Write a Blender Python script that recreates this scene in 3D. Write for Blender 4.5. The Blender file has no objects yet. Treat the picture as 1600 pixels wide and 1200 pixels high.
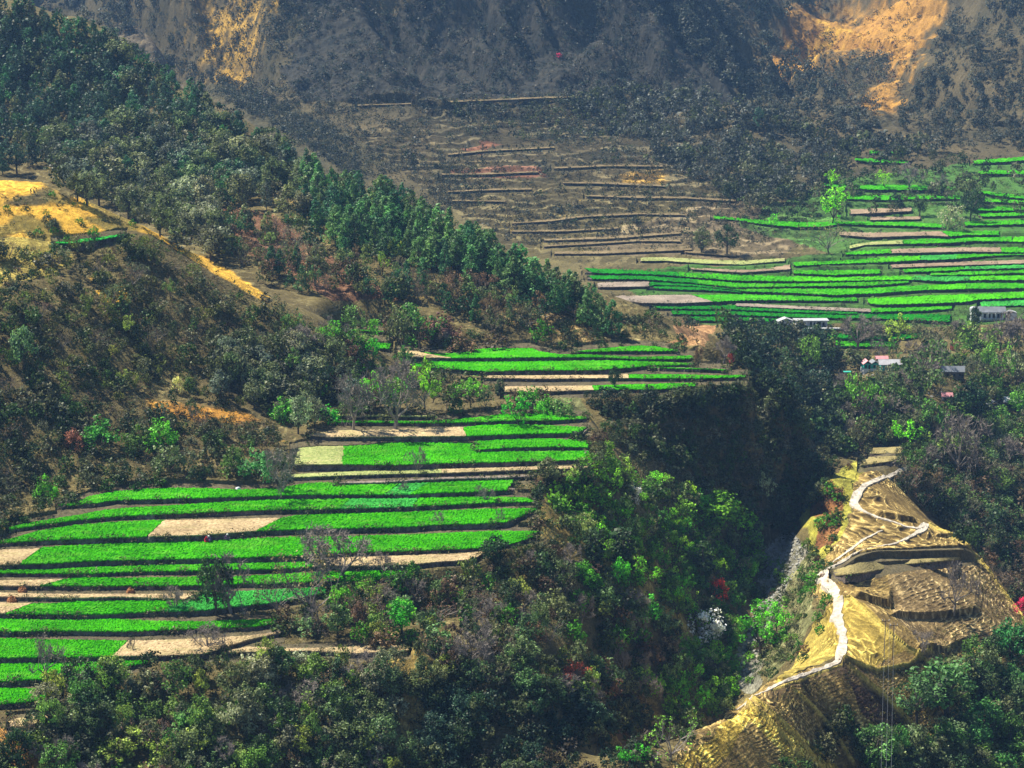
import bpy, bmesh, math, random, time
import numpy as np
from mathutils import Vector, Matrix
T0 = time.time()
sc = bpy.context.scene
COL = sc.collection
random.seed(7)
RNG = np.random.default_rng(11)
# ------------------------------------------------------------------ camera
S = 1.7                                  # metres per layout unit
CAMZ = 150.0
PITCH = math.radians(14.0)
F = 1600 / 2 / math.tan(math.radians(15.0))   # focal length in pixels of a 1600 px wide frame
cam = bpy.data.cameras.new('camera'); camo = bpy.data.objects.new('camera', cam); COL.objects.link(camo)
cam.sensor_width = 36.0; cam.lens = 18.0 / math.tan(math.radians(15.0))
cam.clip_start = 1.0; cam.clip_end = 20000.0
camo.location = (0, 0, CAMZ * S); camo.rotation_euler = (math.pi / 2 - PITCH, 0, 0)
sc.camera = camo
# ------------------------------------------------------------------ light
SUN_AZ, SUN_EL = math.radians(-62.0), math.radians(55.0)     # azimuth clockwise from +Y
sun = bpy.data.lights.new('sun', 'SUN'); suno = bpy.data.objects.new('sun', sun); COL.objects.link(suno)
HAZE = 0.00009
sun.energy = 5.0; sun.angle = math.radians(0.5); sun.color = (1.0, 0.92, 0.76)
sdir = Vector((math.sin(SUN_AZ) * math.cos(SUN_EL), math.cos(SUN_AZ) * math.cos(SUN_EL), math.sin(SUN_EL)))
suno.rotation_euler = (-sdir).to_track_quat('-Z', 'Y').to_euler(); suno.location = (0, 0, 900)
w = bpy.data.worlds.new('World'); sc.world = w; w.use_nodes = True
nt = w.node_tree; bg = nt.nodes['Background']; sky = nt.nodes.new('ShaderNodeTexSky')
sky.sky_type = 'NISHITA'; sky.sun_disc = False; sky.sun_elevation = SUN_EL; sky.sun_rotation = SUN_AZ
sky.air_density = 1.0; sky.dust_density = 0.3; sky.ozone_density = 3.0
nt.links.new(sky.outputs[0], bg.inputs[0]); bg.inputs[1].default_value = 0.064
sc.view_settings.view_transform = 'Standard'; sc.view_settings.look = 'None'
sc.view_settings.exposure = 1.08; sc.view_settings.gamma = 1.0
sc.cycles.max_bounces = 5; sc.cycles.diffuse_bounces = 2; sc.cycles.glossy_bounces = 1
sc.cycles.transmission_bounces = 3; sc.cycles.volume_bounces = 0; sc.cycles.caustics_reflective = False
sc.cycles.caustics_refractive = False

# ------------------------------------------------------------------ helpers
def clk(s): print('  [%.1fs] %s' % (time.time() - T0, s))
def tag(o, label=None, cat=None, group=None, kind=None):
    if label: o['label'] = label
    if cat: o['category'] = cat
    if group: o['group'] = group
    if kind: o['kind'] = kind
    return o
def link(name, me, parent=None, loc=None):
    o = bpy.data.objects.new(name, me); COL.objects.link(o)
    if parent is not None: o.parent = parent
    if loc is not None: o.location = loc
    return o
def np_mesh(name, V, Q, mats=(), midx=None, smooth=False, attrs=None):
    """mesh from vertex array V (n,3) and face array Q (m,k), k = 3 or 4"""
    V = np.ascontiguousarray(V, dtype=np.float32); Q = np.ascontiguousarray(Q, dtype=np.int32)
    me = bpy.data.meshes.new(name)
    n, (m, k) = len(V), Q.shape
    me.vertices.add(n); me.vertices.foreach_set('co', V.ravel())
    me.loops.add(m * k); me.loops.foreach_set('vertex_index', Q.ravel())
    me.polygons.add(m); me.polygons.foreach_set('loop_start', np.arange(0, m * k, k, dtype=np.int32))
    for mt in mats: me.materials.append(mt)
    if midx is not None: me.polygons.foreach_set('material_index', np.ascontiguousarray(midx, dtype=np.int32))
    me.polygons.foreach_set('use_smooth', np.full(m, smooth, dtype=bool))
    for an, (typ, arr) in (attrs or {}).items():
        a = me.attributes.new(an, typ, 'POINT')
        a.data.foreach_set('color' if 'COLOR' in typ else 'value', np.ascontiguousarray(arr, dtype=np.float32).ravel())
    me.update(calc_edges=True)
    return me
def _hash(i, j, seed):
    h = (i.astype(np.int64) * 374761393 + j.astype(np.int64) * 668265263 + seed * 974711) & 0xFFFFFFFF
    h = ((h ^ (h >> 13)) * 1274126177) & 0xFFFFFFFF
    h = (h ^ (h >> 16)) & 0xFFFF
    return h.astype(np.float32) / 65535.0
def vnoise(x, y, seed=0):
    xi, yi = np.floor(x), np.floor(y); fx, fy = (x - xi).astype(np.float32), (y - yi).astype(np.float32)
    xi, yi = xi.astype(np.int32), yi.astype(np.int32)
    fx = fx * fx * (3 - 2 * fx); fy = fy * fy * (3 - 2 * fy)
    a, b = _hash(xi, yi, seed), _hash(xi + 1, yi, seed)
    c, d = _hash(xi, yi + 1, seed), _hash(xi + 1, yi + 1, seed)
    return (a + (b - a) * fx) * (1 - fy) + (c + (d - c) * fx) * fy
def fbm(x, y, octv=4, seed=0, gain=0.5):
    s = 0; a = 1.0; t = 0
    for k in range(octv):
        s = s + a * vnoise(x * 2 ** k + 17.3 * k, y * 2 ** k - 9.1 * k, seed + k); t += a; a *= gain
    return s / t
def sstep(a, b, x):
    t = np.clip((x - a) / (b - a), 0, 1); return t * t * (3 - 2 * t)
def in_poly(px, py, poly):
    P = np.asarray(poly, float); r = np.zeros(px.shape, bool)
    m = (px >= P[:, 0].min()) & (px <= P[:, 0].max()) & (py >= P[:, 1].min()) & (py <= P[:, 1].max())
    x, y = px[m], py[m]; ins = np.zeros(x.shape, bool)
    for k in range(len(P)):
        x1, y1 = P[k]; x2, y2 = P[(k + 1) % len(P)]
        if y1 == y2: continue
        c = ((y1 > y) != (y2 > y)) & (x < (x2 - x1) * (y - y1) / (y2 - y1) + x1)
        ins ^= c
    r[m] = ins
    return r
ct, st = math.cos(PITCH), math.sin(PITCH)
def ray(px, py):
    """a = x/Y and s = dz/dY of the sight line through a pixel of the 1600x1200 frame"""
    u = (np.asarray(px, float) - 800) / F; v = (600 - np.asarray(py, float)) / F
    dy = ct + v * st
    return u / dy, (-st + v * ct) / dy
def project(x, Y, z):
    dz = z - CAMZ; d = Y * ct - dz * st
    return 800 + F * x / d, 600 - F * (Y * st + dz * ct) / d

# ------------------------------------------------------------------ relief: surveyed points, thin-plate spline
CP = []
def C(*pts):
    for px, py, Y in pts:
        a, s = ray(px, py); CP.append((a * Y, Y, CAMZ + s * Y))
def H(*pts):                              # ground that the photo hides: bearing, distance, height
    for px, Y, z in pts: CP.append(((px - 800) / F / .97 * Y, Y, z))
def on_plane(px, py, f):
    a, s = ray(px, py); lo, hi = 100.0, 900.0
    for _ in range(60):
        m = (lo + hi) / 2
        if CAMZ + s * m > f(a * m, m): lo = m
        else: hi = m
    return lo
bench = lambda x, Y: 75.6 - .031 * (x + 26) + .117 * (Y - 188)
midb = lambda x, Y: 81.5 + .12 * (Y - 285)
farf = lambda x, Y: 60.5 + .122 * (Y - 420)
for p in [(0, 1095), (0, 1000), (0, 900), (20, 845), (100, 1055), (190, 1030), (150, 900), (150, 790), (300, 1005), (300, 870), (300, 765), (420, 975), (450, 860),
          (460, 730), (560, 1000), (560, 850), (560, 700), (700, 865), (700, 760), (700, 660), (820, 850), (830, 770), (915, 720), (910, 655), (800, 690)]:
    C((p[0], p[1], on_plane(p[0], p[1], bench)))
for p in [(640, 555), (640, 600), (760, 545), (780, 600), (900, 550), (900, 608), (1010, 542), (1020, 605), (1085, 556), (1090, 598), (1160, 585)]:
    C((p[0], p[1], on_plane(p[0], p[1], midb)))
for p in [(930, 436), (960, 470), (1010, 480), (1080, 495), (1220, 495), (1260, 507), (1100, 430), (1250, 420), (1400, 420), (1400, 490), (1550, 490), (1550, 420),
          (1600, 350), (1450, 350), (1300, 350), (1150, 345), (1300, 290), (1400, 285), (1500, 295), (1600, 290), (1590, 245), (1400, 245), (1640, 420), (1300, 535), (1400, 538)]:
    C((p[0], p[1], on_plane(p[0], p[1], farf)))
# below the lower bench, gorge, stream
C((0, 1190, 166), (200, 1190, 170), (120, 1130, 172), (350, 1100, 177), (500, 1190, 174), (500, 1090, 180), (640, 1042, 184), (640, 1150, 178), (700, 1150, 180), (800, 1100, 183), (700, 950, 202),
  (800, 900, 209), (900, 1000, 200), (900, 890, 215), (900, 800, 233), (950, 1130, 190), (950, 1195, 185), (1050, 1000, 222), (1000, 900, 228), (1050, 800, 257), (950, 700, 258),
  (1000, 720, 262), (1100, 870, 259), (1150, 800, 274), (1200, 850, 277), (1050, 640, 278), (1100, 700, 281), (1150, 750, 283), (1200, 700, 287), (1230, 800, 286), (950, 640, 270),
  (1215, 615, 287), (1245, 660, 289), (1290, 745, 294), (820, 625, 262), (700, 630, 262))
C((1290, 620, 374), (1272, 690, 338), (1212, 868, 278), (1170, 950, 256), (1150, 1010, 243), (1165, 1060, 234), (1000, 1200, 200), (1110, 1100, 224), (1235, 890, 271))
H((1268, 312, 54.5), (1300, 330, 54))
# ridge with the footpath
C((1040, 1195, 171), (1100, 1140, 180), (1170, 1100, 190), (1320, 1040, 205), (1310, 960, 225), (1285, 900, 241), (1330, 850, 256), (1340, 780, 276), (1380, 745, 291), (1400, 700, 311),
  (1450, 640, 345), (1480, 600, 366), (1400, 570, 382), (1500, 540, 395), (1300, 1190, 195), (1180, 1180, 182), (1120, 1195, 177), (1400, 950, 234), (1500, 920, 245), (1550, 1000, 236), (1590, 960, 250),
  (1440, 815, 269), (1520, 860, 262), (1500, 1190, 207), (1590, 1100, 226), (1590, 1190, 215), (1400, 1100, 207), (1420, 1190, 201), (1240, 1100, 194), (1450, 1020, 221),
  (1500, 780, 321), (1580, 870, 301), (1550, 700, 346), (1450, 760, 318), (1600, 790, 322), (1640, 1000, 290), (1640, 700, 350),
  (1263, 862, 255), (1258, 805, 268), (1282, 755, 280), (1312, 718, 295), (1300, 800, 267), (1305, 850, 255), (1250, 1057, 198), (1210, 1074, 193.5), (1135, 1118, 184.5), (1240, 900, 260), (1200, 930, 263), (1262, 960, 231), (1230, 980, 241), (1272, 1022, 214), (1232, 1030, 225), (1200, 1000, 245), (1185, 1060, 226), (1165, 1040, 239))
H((1150, 213, 54), (1110, 198, 56), (1060, 190, 56), (1600, 275, 47), (1560, 292, 46), (1500, 300, 47))
# slope over the lower bench, small golden spur
C((50, 650, 235), (100, 500, 254), (30, 400, 268), (60, 282, 290), (0, 287, 286), (150, 322, 292), (250, 366, 288), (320, 407, 284), (400, 457, 280), (470, 507, 276), (300, 500, 266), (250, 600, 252), (400, 600, 258),
  (330, 640, 247), (300, 705, 237), (550, 600, 268), (650, 560, 286), (50, 770, 224), (470, 640, 256), (560, 545, 282))
H((100, 318, 97), (220, 308, 95), (330, 302, 92), (430, 296, 90), (-60, 320, 97))
# pine spur
C((480, 470, 302), (600, 450, 312), (700, 455, 311), (850, 485, 306), (800, 430, 316), (550, 350, 342), (650, 385, 330), (400, 300, 370), (300, 255, 386), (150, 250, 386), (50, 205, 410), (200, 155, 426), (50, 105, 440),
  (330, 385, 325), (900, 505, 302), (1000, 530, 299), (750, 520, 299), (640, 510, 298))
C((0, -10, 466), (100, 35, 447), (170, 65, 441), (300, 145, 426), (400, 205, 409), (470, 250, 398), (590, 300, 378), (700, 350, 355), (780, 385, 340), (850, 425, 328), (930, 475, 313), (965, 508, 306))
H((300, 485, 84), (450, 460, 78), (600, 435, 73), (800, 395, 68), (100, 525, 93), (900, 370, 67), (-80, 540, 100), (990, 355, 66))
C((1060, 510, 318), (1100, 533, 303), (1200, 560, 340), (1150, 512, 372), (1220, 600, 345), (1260, 570, 385), (1330, 600, 372))
# far terraces and mountain
C((800, 340, 505), (850, 390, 480), (800, 255, 545), (700, 260, 545), (600, 205, 572), (500, 175, 592), (800, 165, 610), (650, 160, 604), (1000, 165, 618), (950, 300, 522), (1100, 260, 552), (1200, 160, 610), (1050, 230, 570), (1000, 370, 484))
C((700, 0, 658), (700, 80, 634), (560, 70, 632), (900, 60, 640), (1000, 10, 668), (450, 120, 620), (350, 60, 660), (250, 70, 665), (200, 5, 700), (430, 20, 655), (520, 0, 655), (1110, 90, 650), (1250, 150, 640),
  (1300, 250, 573), (1380, 185, 610), (1300, 120, 690), (1240, 60, 735), (1350, 25, 775), (1465, 5, 745), (1435, 120, 670), (1550, 160, 630), (1590, 50, 690), (1590, 230, 575), (1500, 80, 670), (1130, 20, 700), (1200, 0, 760))
H((100, 800, 150), (-100, 700, 120), (250, 780, 150), (400, 740, 165), (470, 690, 165), (540, 715, 212), (620, 735, 240), (720, 745, 250), (850, 770, 190), (1000, 810, 160), (1150, 850, 150), (1300, 880, 150), (1450, 860, 185), (1600, 820, 190),
  (1750, 700, 140), (500, 980, 230), (800, 980, 220), (1100, 1000, 200), (1400, 1000, 210), (200, 980, 180), (-200, 950, 150), (1800, 950, 190))
H((-500, 300, 105), (-500, 450, 125), (-450, 200, 88), (-300, 600, 120), (2000, 250, 60), (2000, 400, 70), (1900, 550, 90), (1800, 330, 55), (2100, 180, 70), (-300, 160, 68), (200, 120, 55), (800, 120, 45), (1400, 130, 48), (800, 160, 47), (500, 150, 56), (2000, 110, 60), (-700, 110, 60), (1300, 165, 52), (1550, 175, 46))
CPa = np.array(CP)
def tps(P, lam=0.02):
    X = P[:, :2] / 100; n = len(X)
    d2 = ((X[:, None] - X[None]) ** 2).sum(-1); K = .5 * d2 * np.log(d2 + 1e-12) + lam * 1e-2 * np.eye(n)
    A = np.zeros((n + 3, n + 3)); A[:n, :n] = K; A[:n, n:n + 2] = X; A[:n, n + 2] = 1; A[n:, :n] = A[:n, n:].T
    sol = np.linalg.solve(A, np.r_[P[:, 2], 0, 0, 0])
    return X, sol
TX, TS = tps(CPa)
GX0, GX1, GY0, GY1, GD = -640, 640, 50, 1080, 2.0
gx = np.arange(GX0, GX1 + GD, GD); gy = np.arange(GY0, GY1 + GD, GD)
GZ = np.zeros((len(gy), len(gx)), np.float32)
for k, yy in enumerate(gy):
    d2 = (gx[:, None] / 100 - TX[None, :, 0]) ** 2 + (yy / 100 - TX[None, :, 1]) ** 2
    GZ[k] = (.5 * d2 * np.log(d2 + 1e-12)) @ TS[:-3] + gx / 100 * TS[-3] + yy / 100 * TS[-2] + TS[-1]
clk('spline')
def base_z(x, Y):
    fx = np.clip((x - GX0) / GD, 0, len(gx) - 1.001); fy = np.clip((Y - GY0) / GD, 0, len(gy) - 1.001)
    i, j = fx.astype(int), fy.astype(int); fx, fy = fx - i, fy - j
    return (GZ[j, i] * (1 - fx) + GZ[j, i + 1] * fx) * (1 - fy) + (GZ[j + 1, i] * (1 - fx) + GZ[j + 1, i + 1] * fx) * fy

# survey grid: fine inside the view, coarse beyond it
side = .302 * (1.035 ** np.arange(1, 34)); side = side[side < .95]
A_ = np.r_[-side[::-1], np.arange(-.302, .3021, .00056), side]
rows_ = [60.0]
while rows_[-1] < 2600:
    y = rows_[-1]
    rows_.append(y + (2.0 if y < 158 else .00065 * y if y < 330 else .0016 * y if y < 720 else 2.2 if y < 1000 else .03 * y))
Y_ = np.array(rows_); NA, NY = len(A_), len(Y_)
GYY, GAA = np.meshgrid(Y_, A_, indexing='ij'); GXX = GAA * GYY
ZB = base_z(np.clip(GXX, -630, 630), np.clip(GYY, 55, 1075)).astype(np.float32)
ZB = np.where(GYY > 1070, ZB - (GYY - 1070) * .12, ZB)
clk('grid %d x %d' % (NY, NA))
def col_of(a):
    return np.clip(np.searchsorted(A_, a), 1, NA - 1)
def march(Z, px, py):
    """first ground point on the sight lines through the pixels (arrays): x, Y, z"""
    a, s = ray(np.atleast_1d(px), np.atleast_1d(py)); c = col_of(a)
    c = np.where(np.abs(A_[c - 1] - a) < np.abs(A_[c] - a), c - 1, c)
    out = np.zeros((len(a), 3))
    j0 = np.searchsorted(Y_, 150)
    for k in range(len(a)):
        sl = (Z[j0:, c[k]] - CAMZ) / Y_[j0:]
        h = np.argmax(sl >= s[k])
        if sl[h] < s[k]: h = len(sl) - 1
        if h > 0:
            t = (s[k] - sl[h - 1]) / (sl[h] - sl[h - 1] + 1e-9); Y = Y_[j0 + h - 1] + t * (Y_[j0 + h] - Y_[j0 + h - 1])
        else: Y = Y_[j0]
        out[k] = (a[k] * Y, Y, CAMZ + s[k] * Y)
    return out
def surf(Z, x, Y):
    a = x / Y; i = np.clip(np.searchsorted(A_, a), 1, NA - 1); j = np.clip(np.searchsorted(Y_, Y), 1, NY - 1)
    fa = np.clip((a - A_[i - 1]) / (A_[i] - A_[i - 1]), 0, 1); fy = np.clip((Y - Y_[j - 1]) / (Y_[j] - Y_[j - 1]), 0, 1)
    return (Z[j - 1, i - 1] * (1 - fa) + Z[j - 1, i] * fa) * (1 - fy) + (Z[j, i - 1] * (1 - fa) + Z[j, i] * fa) * fy

# ------------------------------------------------------------------ terraced plots: rows traced as (back edge, front lip, plots)
g, b, m, p, t, y, d = 'green', 'bright', 'muted', 'pale', 'tan', 'strip', 'shaded_green'
LOWER = [
 ([(498, 645.5), (560, 647.5), (620, 647.5), (675, 648.5)], [(498, 648.2), (560, 650), (620, 650.2), (675, 651)], [(p, 498, 498, 675, 675)]),
 ([(515, 655.5), (600, 656.5), (660, 657.5), (702, 655), (736, 652), (780, 646.5), (855, 644.5), (914, 650)], [(515, 659), (600, 660), (664, 660.5), (738, 659), (780, 657), (855, 656.5), (916, 654)], [(g, 515, 515, 914, 916)]),
 ([(484, 677), (520, 672), (600, 670), (668, 668), (723, 666.5), (757, 663), (812, 662), (876, 664), (919, 667)], [(484, 680), (516, 682.4), (600, 682), (728, 681), (770, 679.3), (834, 677), (908, 676), (919, 670)], [(t, 484, 484, 723, 729), (g, 723, 729, 918, 909)]),
 ([(742, 688.4), (791, 685.7), (855, 684), (917, 687.4)], [(742, 703), (791, 699), (855, 697.5), (919, 698.5)], [(g, 742, 742, 917, 919)]),
 ([(458, 700), (468, 697), (500, 693.6), (538, 694), (576, 692.4), (600, 688.4), (660, 687), (738, 688.4), (743, 704), (791, 704.5), (855, 704), (921, 703.3)], [(458, 725.6), (534, 725), (620, 726), (700, 723), (748, 722.4), (855, 719.7), (923, 717)], [(p, 468, 458, 538, 534), (g, 538, 534, 921, 923)]),
 ([(446, 744), (460, 740), (540, 736), (620, 734), (706, 731.6), (791, 729.4), (838, 728), (876, 727.7), (923, 728)], [(446, 746), (500, 744), (620, 740), (706, 738.4), (791, 735), (840, 733.5), (923, 731)], [(p, 446, 446, 690, 690), (t, 690, 690, 923, 923)]),
 ([(530, 753), (600, 751), (685, 745.8), (791, 742.6), (834, 741.6)], [(530, 755), (600, 753.6), (685, 748.4), (791, 746), (834, 744)], [(y, 530, 530, 834, 834)]),
 ([(92, 787), (120, 783), (140, 774.4), (180, 767), (220, 763), (280, 761), (320, 761.6), (370, 764), (410, 763), (440, 761), (484, 753), (520, 752), (560, 754.4), (640, 754), (685, 752.8), (749, 749.4), (804, 749)], [(92, 790), (152, 785), (180, 781), (220, 780), (280, 778), (320, 777.4), (400, 775), (480, 772), (540, 772.4), (640, 772), (664, 770), (749, 767.7), (798, 765)], [(g, 92, 92, 625, 600), (m, 625, 600, 670, 640), (g, 670, 640, 804, 792)]),
 ([(14, 823), (60, 813), (120, 804), (160, 796), (220, 791), (280, 788), (320, 785), (400, 780), (480, 779), (560, 778), (640, 777.6), (685, 776.6), (770, 774.5), (823, 776.6)], [(14, 827), (60, 820), (120, 812), (180, 806), (260, 802.4), (320, 800), (420, 796), (520, 794.4), (640, 791), (706, 788), (770, 784.7), (836, 783.4)], [(g, 14, 14, 548, 530), (m, 548, 530, 654, 645), (g, 654, 645, 823, 836)]),
 ([(-10, 846), (0, 844), (20, 840), (60, 828), (120, 819), (180, 814.4), (240, 812), (320, 811), (440, 808), (464, 804), (520, 801), (640, 799), (685, 796.8), (770, 793.6), (840, 793)], [(-10, 849), (0, 848), (80, 843), (160, 840), (230, 838), (320, 835.5), (400, 829), (480, 826), (560, 824.4), (640, 822.4), (685, 819), (749, 817.4), (791, 814.9), (812, 807), (840, 795)], [(g, -10, -10, 257, 230), (t, 257, 230, 440, 400), (g, 440, 400, 840, 838)]),
 ([(-15, 858), (0, 858), (60, 856.4), (68, 854), (140, 849), (200, 846), (320, 843.6), (360, 842), (420, 838), (560, 836), (640, 834), (685, 832), (770, 828.7), (840, 828.7)], [(-15, 882), (0, 882), (80, 879.6), (160, 875), (240, 874), (320, 872), (460, 868), (500, 865), (560, 862), (640, 860), (727, 857), (755, 855), (797, 850), (832, 839)], [(t, -15, -15, 62, 30), (g, 62, 30, 840, 832)]),
 ([(-15, 890), (0, 890), (80, 889), (140, 885), (220, 883), (320, 880.4), (390, 879), (480, 877), (500, 868), (556, 868), (640, 866.4), (685, 861.6), (757, 859.5)], [(-15, 895), (0, 895), (140, 895.6), (220, 892), (320, 891), (380, 889.6), (444, 888), (485, 885), (500, 884), (580, 883.6), (640, 882), (685, 877.6), (738, 874), (760, 862)], [(g, -15, -15, 492, 488), (t, 492, 488, 757, 758)]),
 ([(-15, 906), (0, 906), (100, 904), (124, 901.6), (200, 902), (320, 900), (380, 899), (440, 896), (520, 892), (640, 890)], [(-15, 915), (0, 915), (140, 915), (320, 914), (380, 911), (420, 911), (510, 908), (570, 906), (640, 901)], [(t, -15, -15, 100, 62), (g, 100, 62, 640, 640)]),
 ([(-15, 925), (0, 925), (80, 927), (200, 927), (306, 927)], [(-15, 932), (0, 932), (120, 934), (180, 932), (296, 936)], [(t, -15, -15, 306, 288)]),
 ([(-15, 941), (0, 941), (80, 942), (120, 939), (200, 938), (260, 938), (290, 934), (312, 927), (368, 923), (410, 921), (508, 916)], [(-15, 958), (0, 958), (80, 959), (160, 959), (240, 955), (320, 953), (370, 947), (420, 942), (470, 934), (508, 926)], [(t, -15, -15, 50, 8), (g, 50, 8, 300, 250), (m, 300, 250, 508, 508)]),
 ([(-15, 966), (0, 966), (120, 968), (180, 966), (240, 969), (320, 970), (400, 967), (432, 966)], [(-15, 986), (0, 986), (120, 985), (200, 986), (320, 981.5), (400, 978), (432, 973)], [(g, -15, -15, 432, 430)]),
 ([(-15, 996), (0, 996), (80, 998), (200, 1000), (260, 999), (320, 996), (380, 993), (440, 986)], [(-15, 1027), (0, 1027), (120, 1026), (180, 1025), (260, 1024), (320, 1021), (350, 1011), (386, 1000), (440, 988)], [(g, -15, -15, 200, 176), (t, 200, 176, 440, 440)]),
 ([(350, 1017), (386, 1009.6), (460, 1012), (520, 1011), (570, 1008), (638, 1007)], [(350, 1020), (400, 1018), (480, 1016.6), (556, 1021), (638, 1016)], [(t, 350, 350, 638, 638)]),
 ([(-15, 1035), (0, 1035), (120, 1034), (200, 1032), (232, 1031)], [(-15, 1064), (0, 1064), (80, 1060), (120, 1058), (180, 1046), (206, 1039), (232, 1035)], [(g, -15, -15, 232, 230)]),
 ([(-15, 1074), (0, 1074), (70, 1075), (95, 1076)], [(-15, 1100), (0, 1100), (50, 1095), (74, 1091), (95, 1084)], [(g, -15, -15, 95, 92)]),
 ([(15, 1123), (40, 1120), (80, 1116)], [(15, 1134), (40, 1136), (80, 1120)], [(t, 15, 15, 80, 80)]),
]
MIDDLE = [
 ([(540, 513), (610, 517)], [(540, 515), (610, 519)], [(g, 540, 540, 610, 610)]),
 ([(530, 532.4), (610, 535)], [(532, 536), (608, 545)], [(g, 530, 532, 610, 608)]),
 ([(899, 548), (946, 543), (1000, 538.7), (1022, 540), (1058, 546)], [(899, 549.5), (978, 548), (1058, 547.9)], [(g, 899, 899, 1058, 1058)]),
 ([(622, 547), (644, 547.6), (670, 550), (700, 551.6), (730, 549), (740, 544.4), (770, 542), (832, 542.6), (842, 548), (876, 553), (921, 553), (995, 556.7), (1079, 555)], [(622, 554), (650, 558), (700, 559), (730, 559), (840, 557.8), (944, 557.6), (1000, 561), (1085, 560.3)], [(t, 622, 622, 655, 706), (g, 655, 706, 1079, 1085)]),
 ([(640, 568), (680, 563), (720, 563.6), (752, 561), (840, 562.4), (932, 562), (1000, 563), (1083, 566.8)], [(640, 573), (690, 575), (760, 580), (840, 578), (932, 577.6), (977, 574.7), (1016, 571), (1083, 569)], [(g, 640, 640, 1083, 1083)]),
 ([(1016, 572.5), (1085, 574.5), (1135, 576)], [(1016, 574), (1085, 576.2), (1135, 578.2)], [(g, 1016, 1016, 1135, 1135)]),
 ([(756, 586), (840, 585.6), (950, 585), (977, 583.7), (1045, 583.7), (1124, 585.5), (1164, 584.4)], [(756, 590), (840, 591.6), (944, 590.5), (1000, 590.5), (1090, 591), (1164, 589)], [(t, 756, 756, 982, 982), (g, 982, 982, 1164, 1164)]),
 ([(780, 603), (840, 602.2), (921, 601.7), (953, 600.6), (1086, 597)], [(780, 611), (820, 612.5), (928, 609), (977, 608), (1022, 608.5), (1086, 603.5)], [(t, 780, 780, 925, 928), (g, 925, 928, 1086, 1086)]),
]
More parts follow.
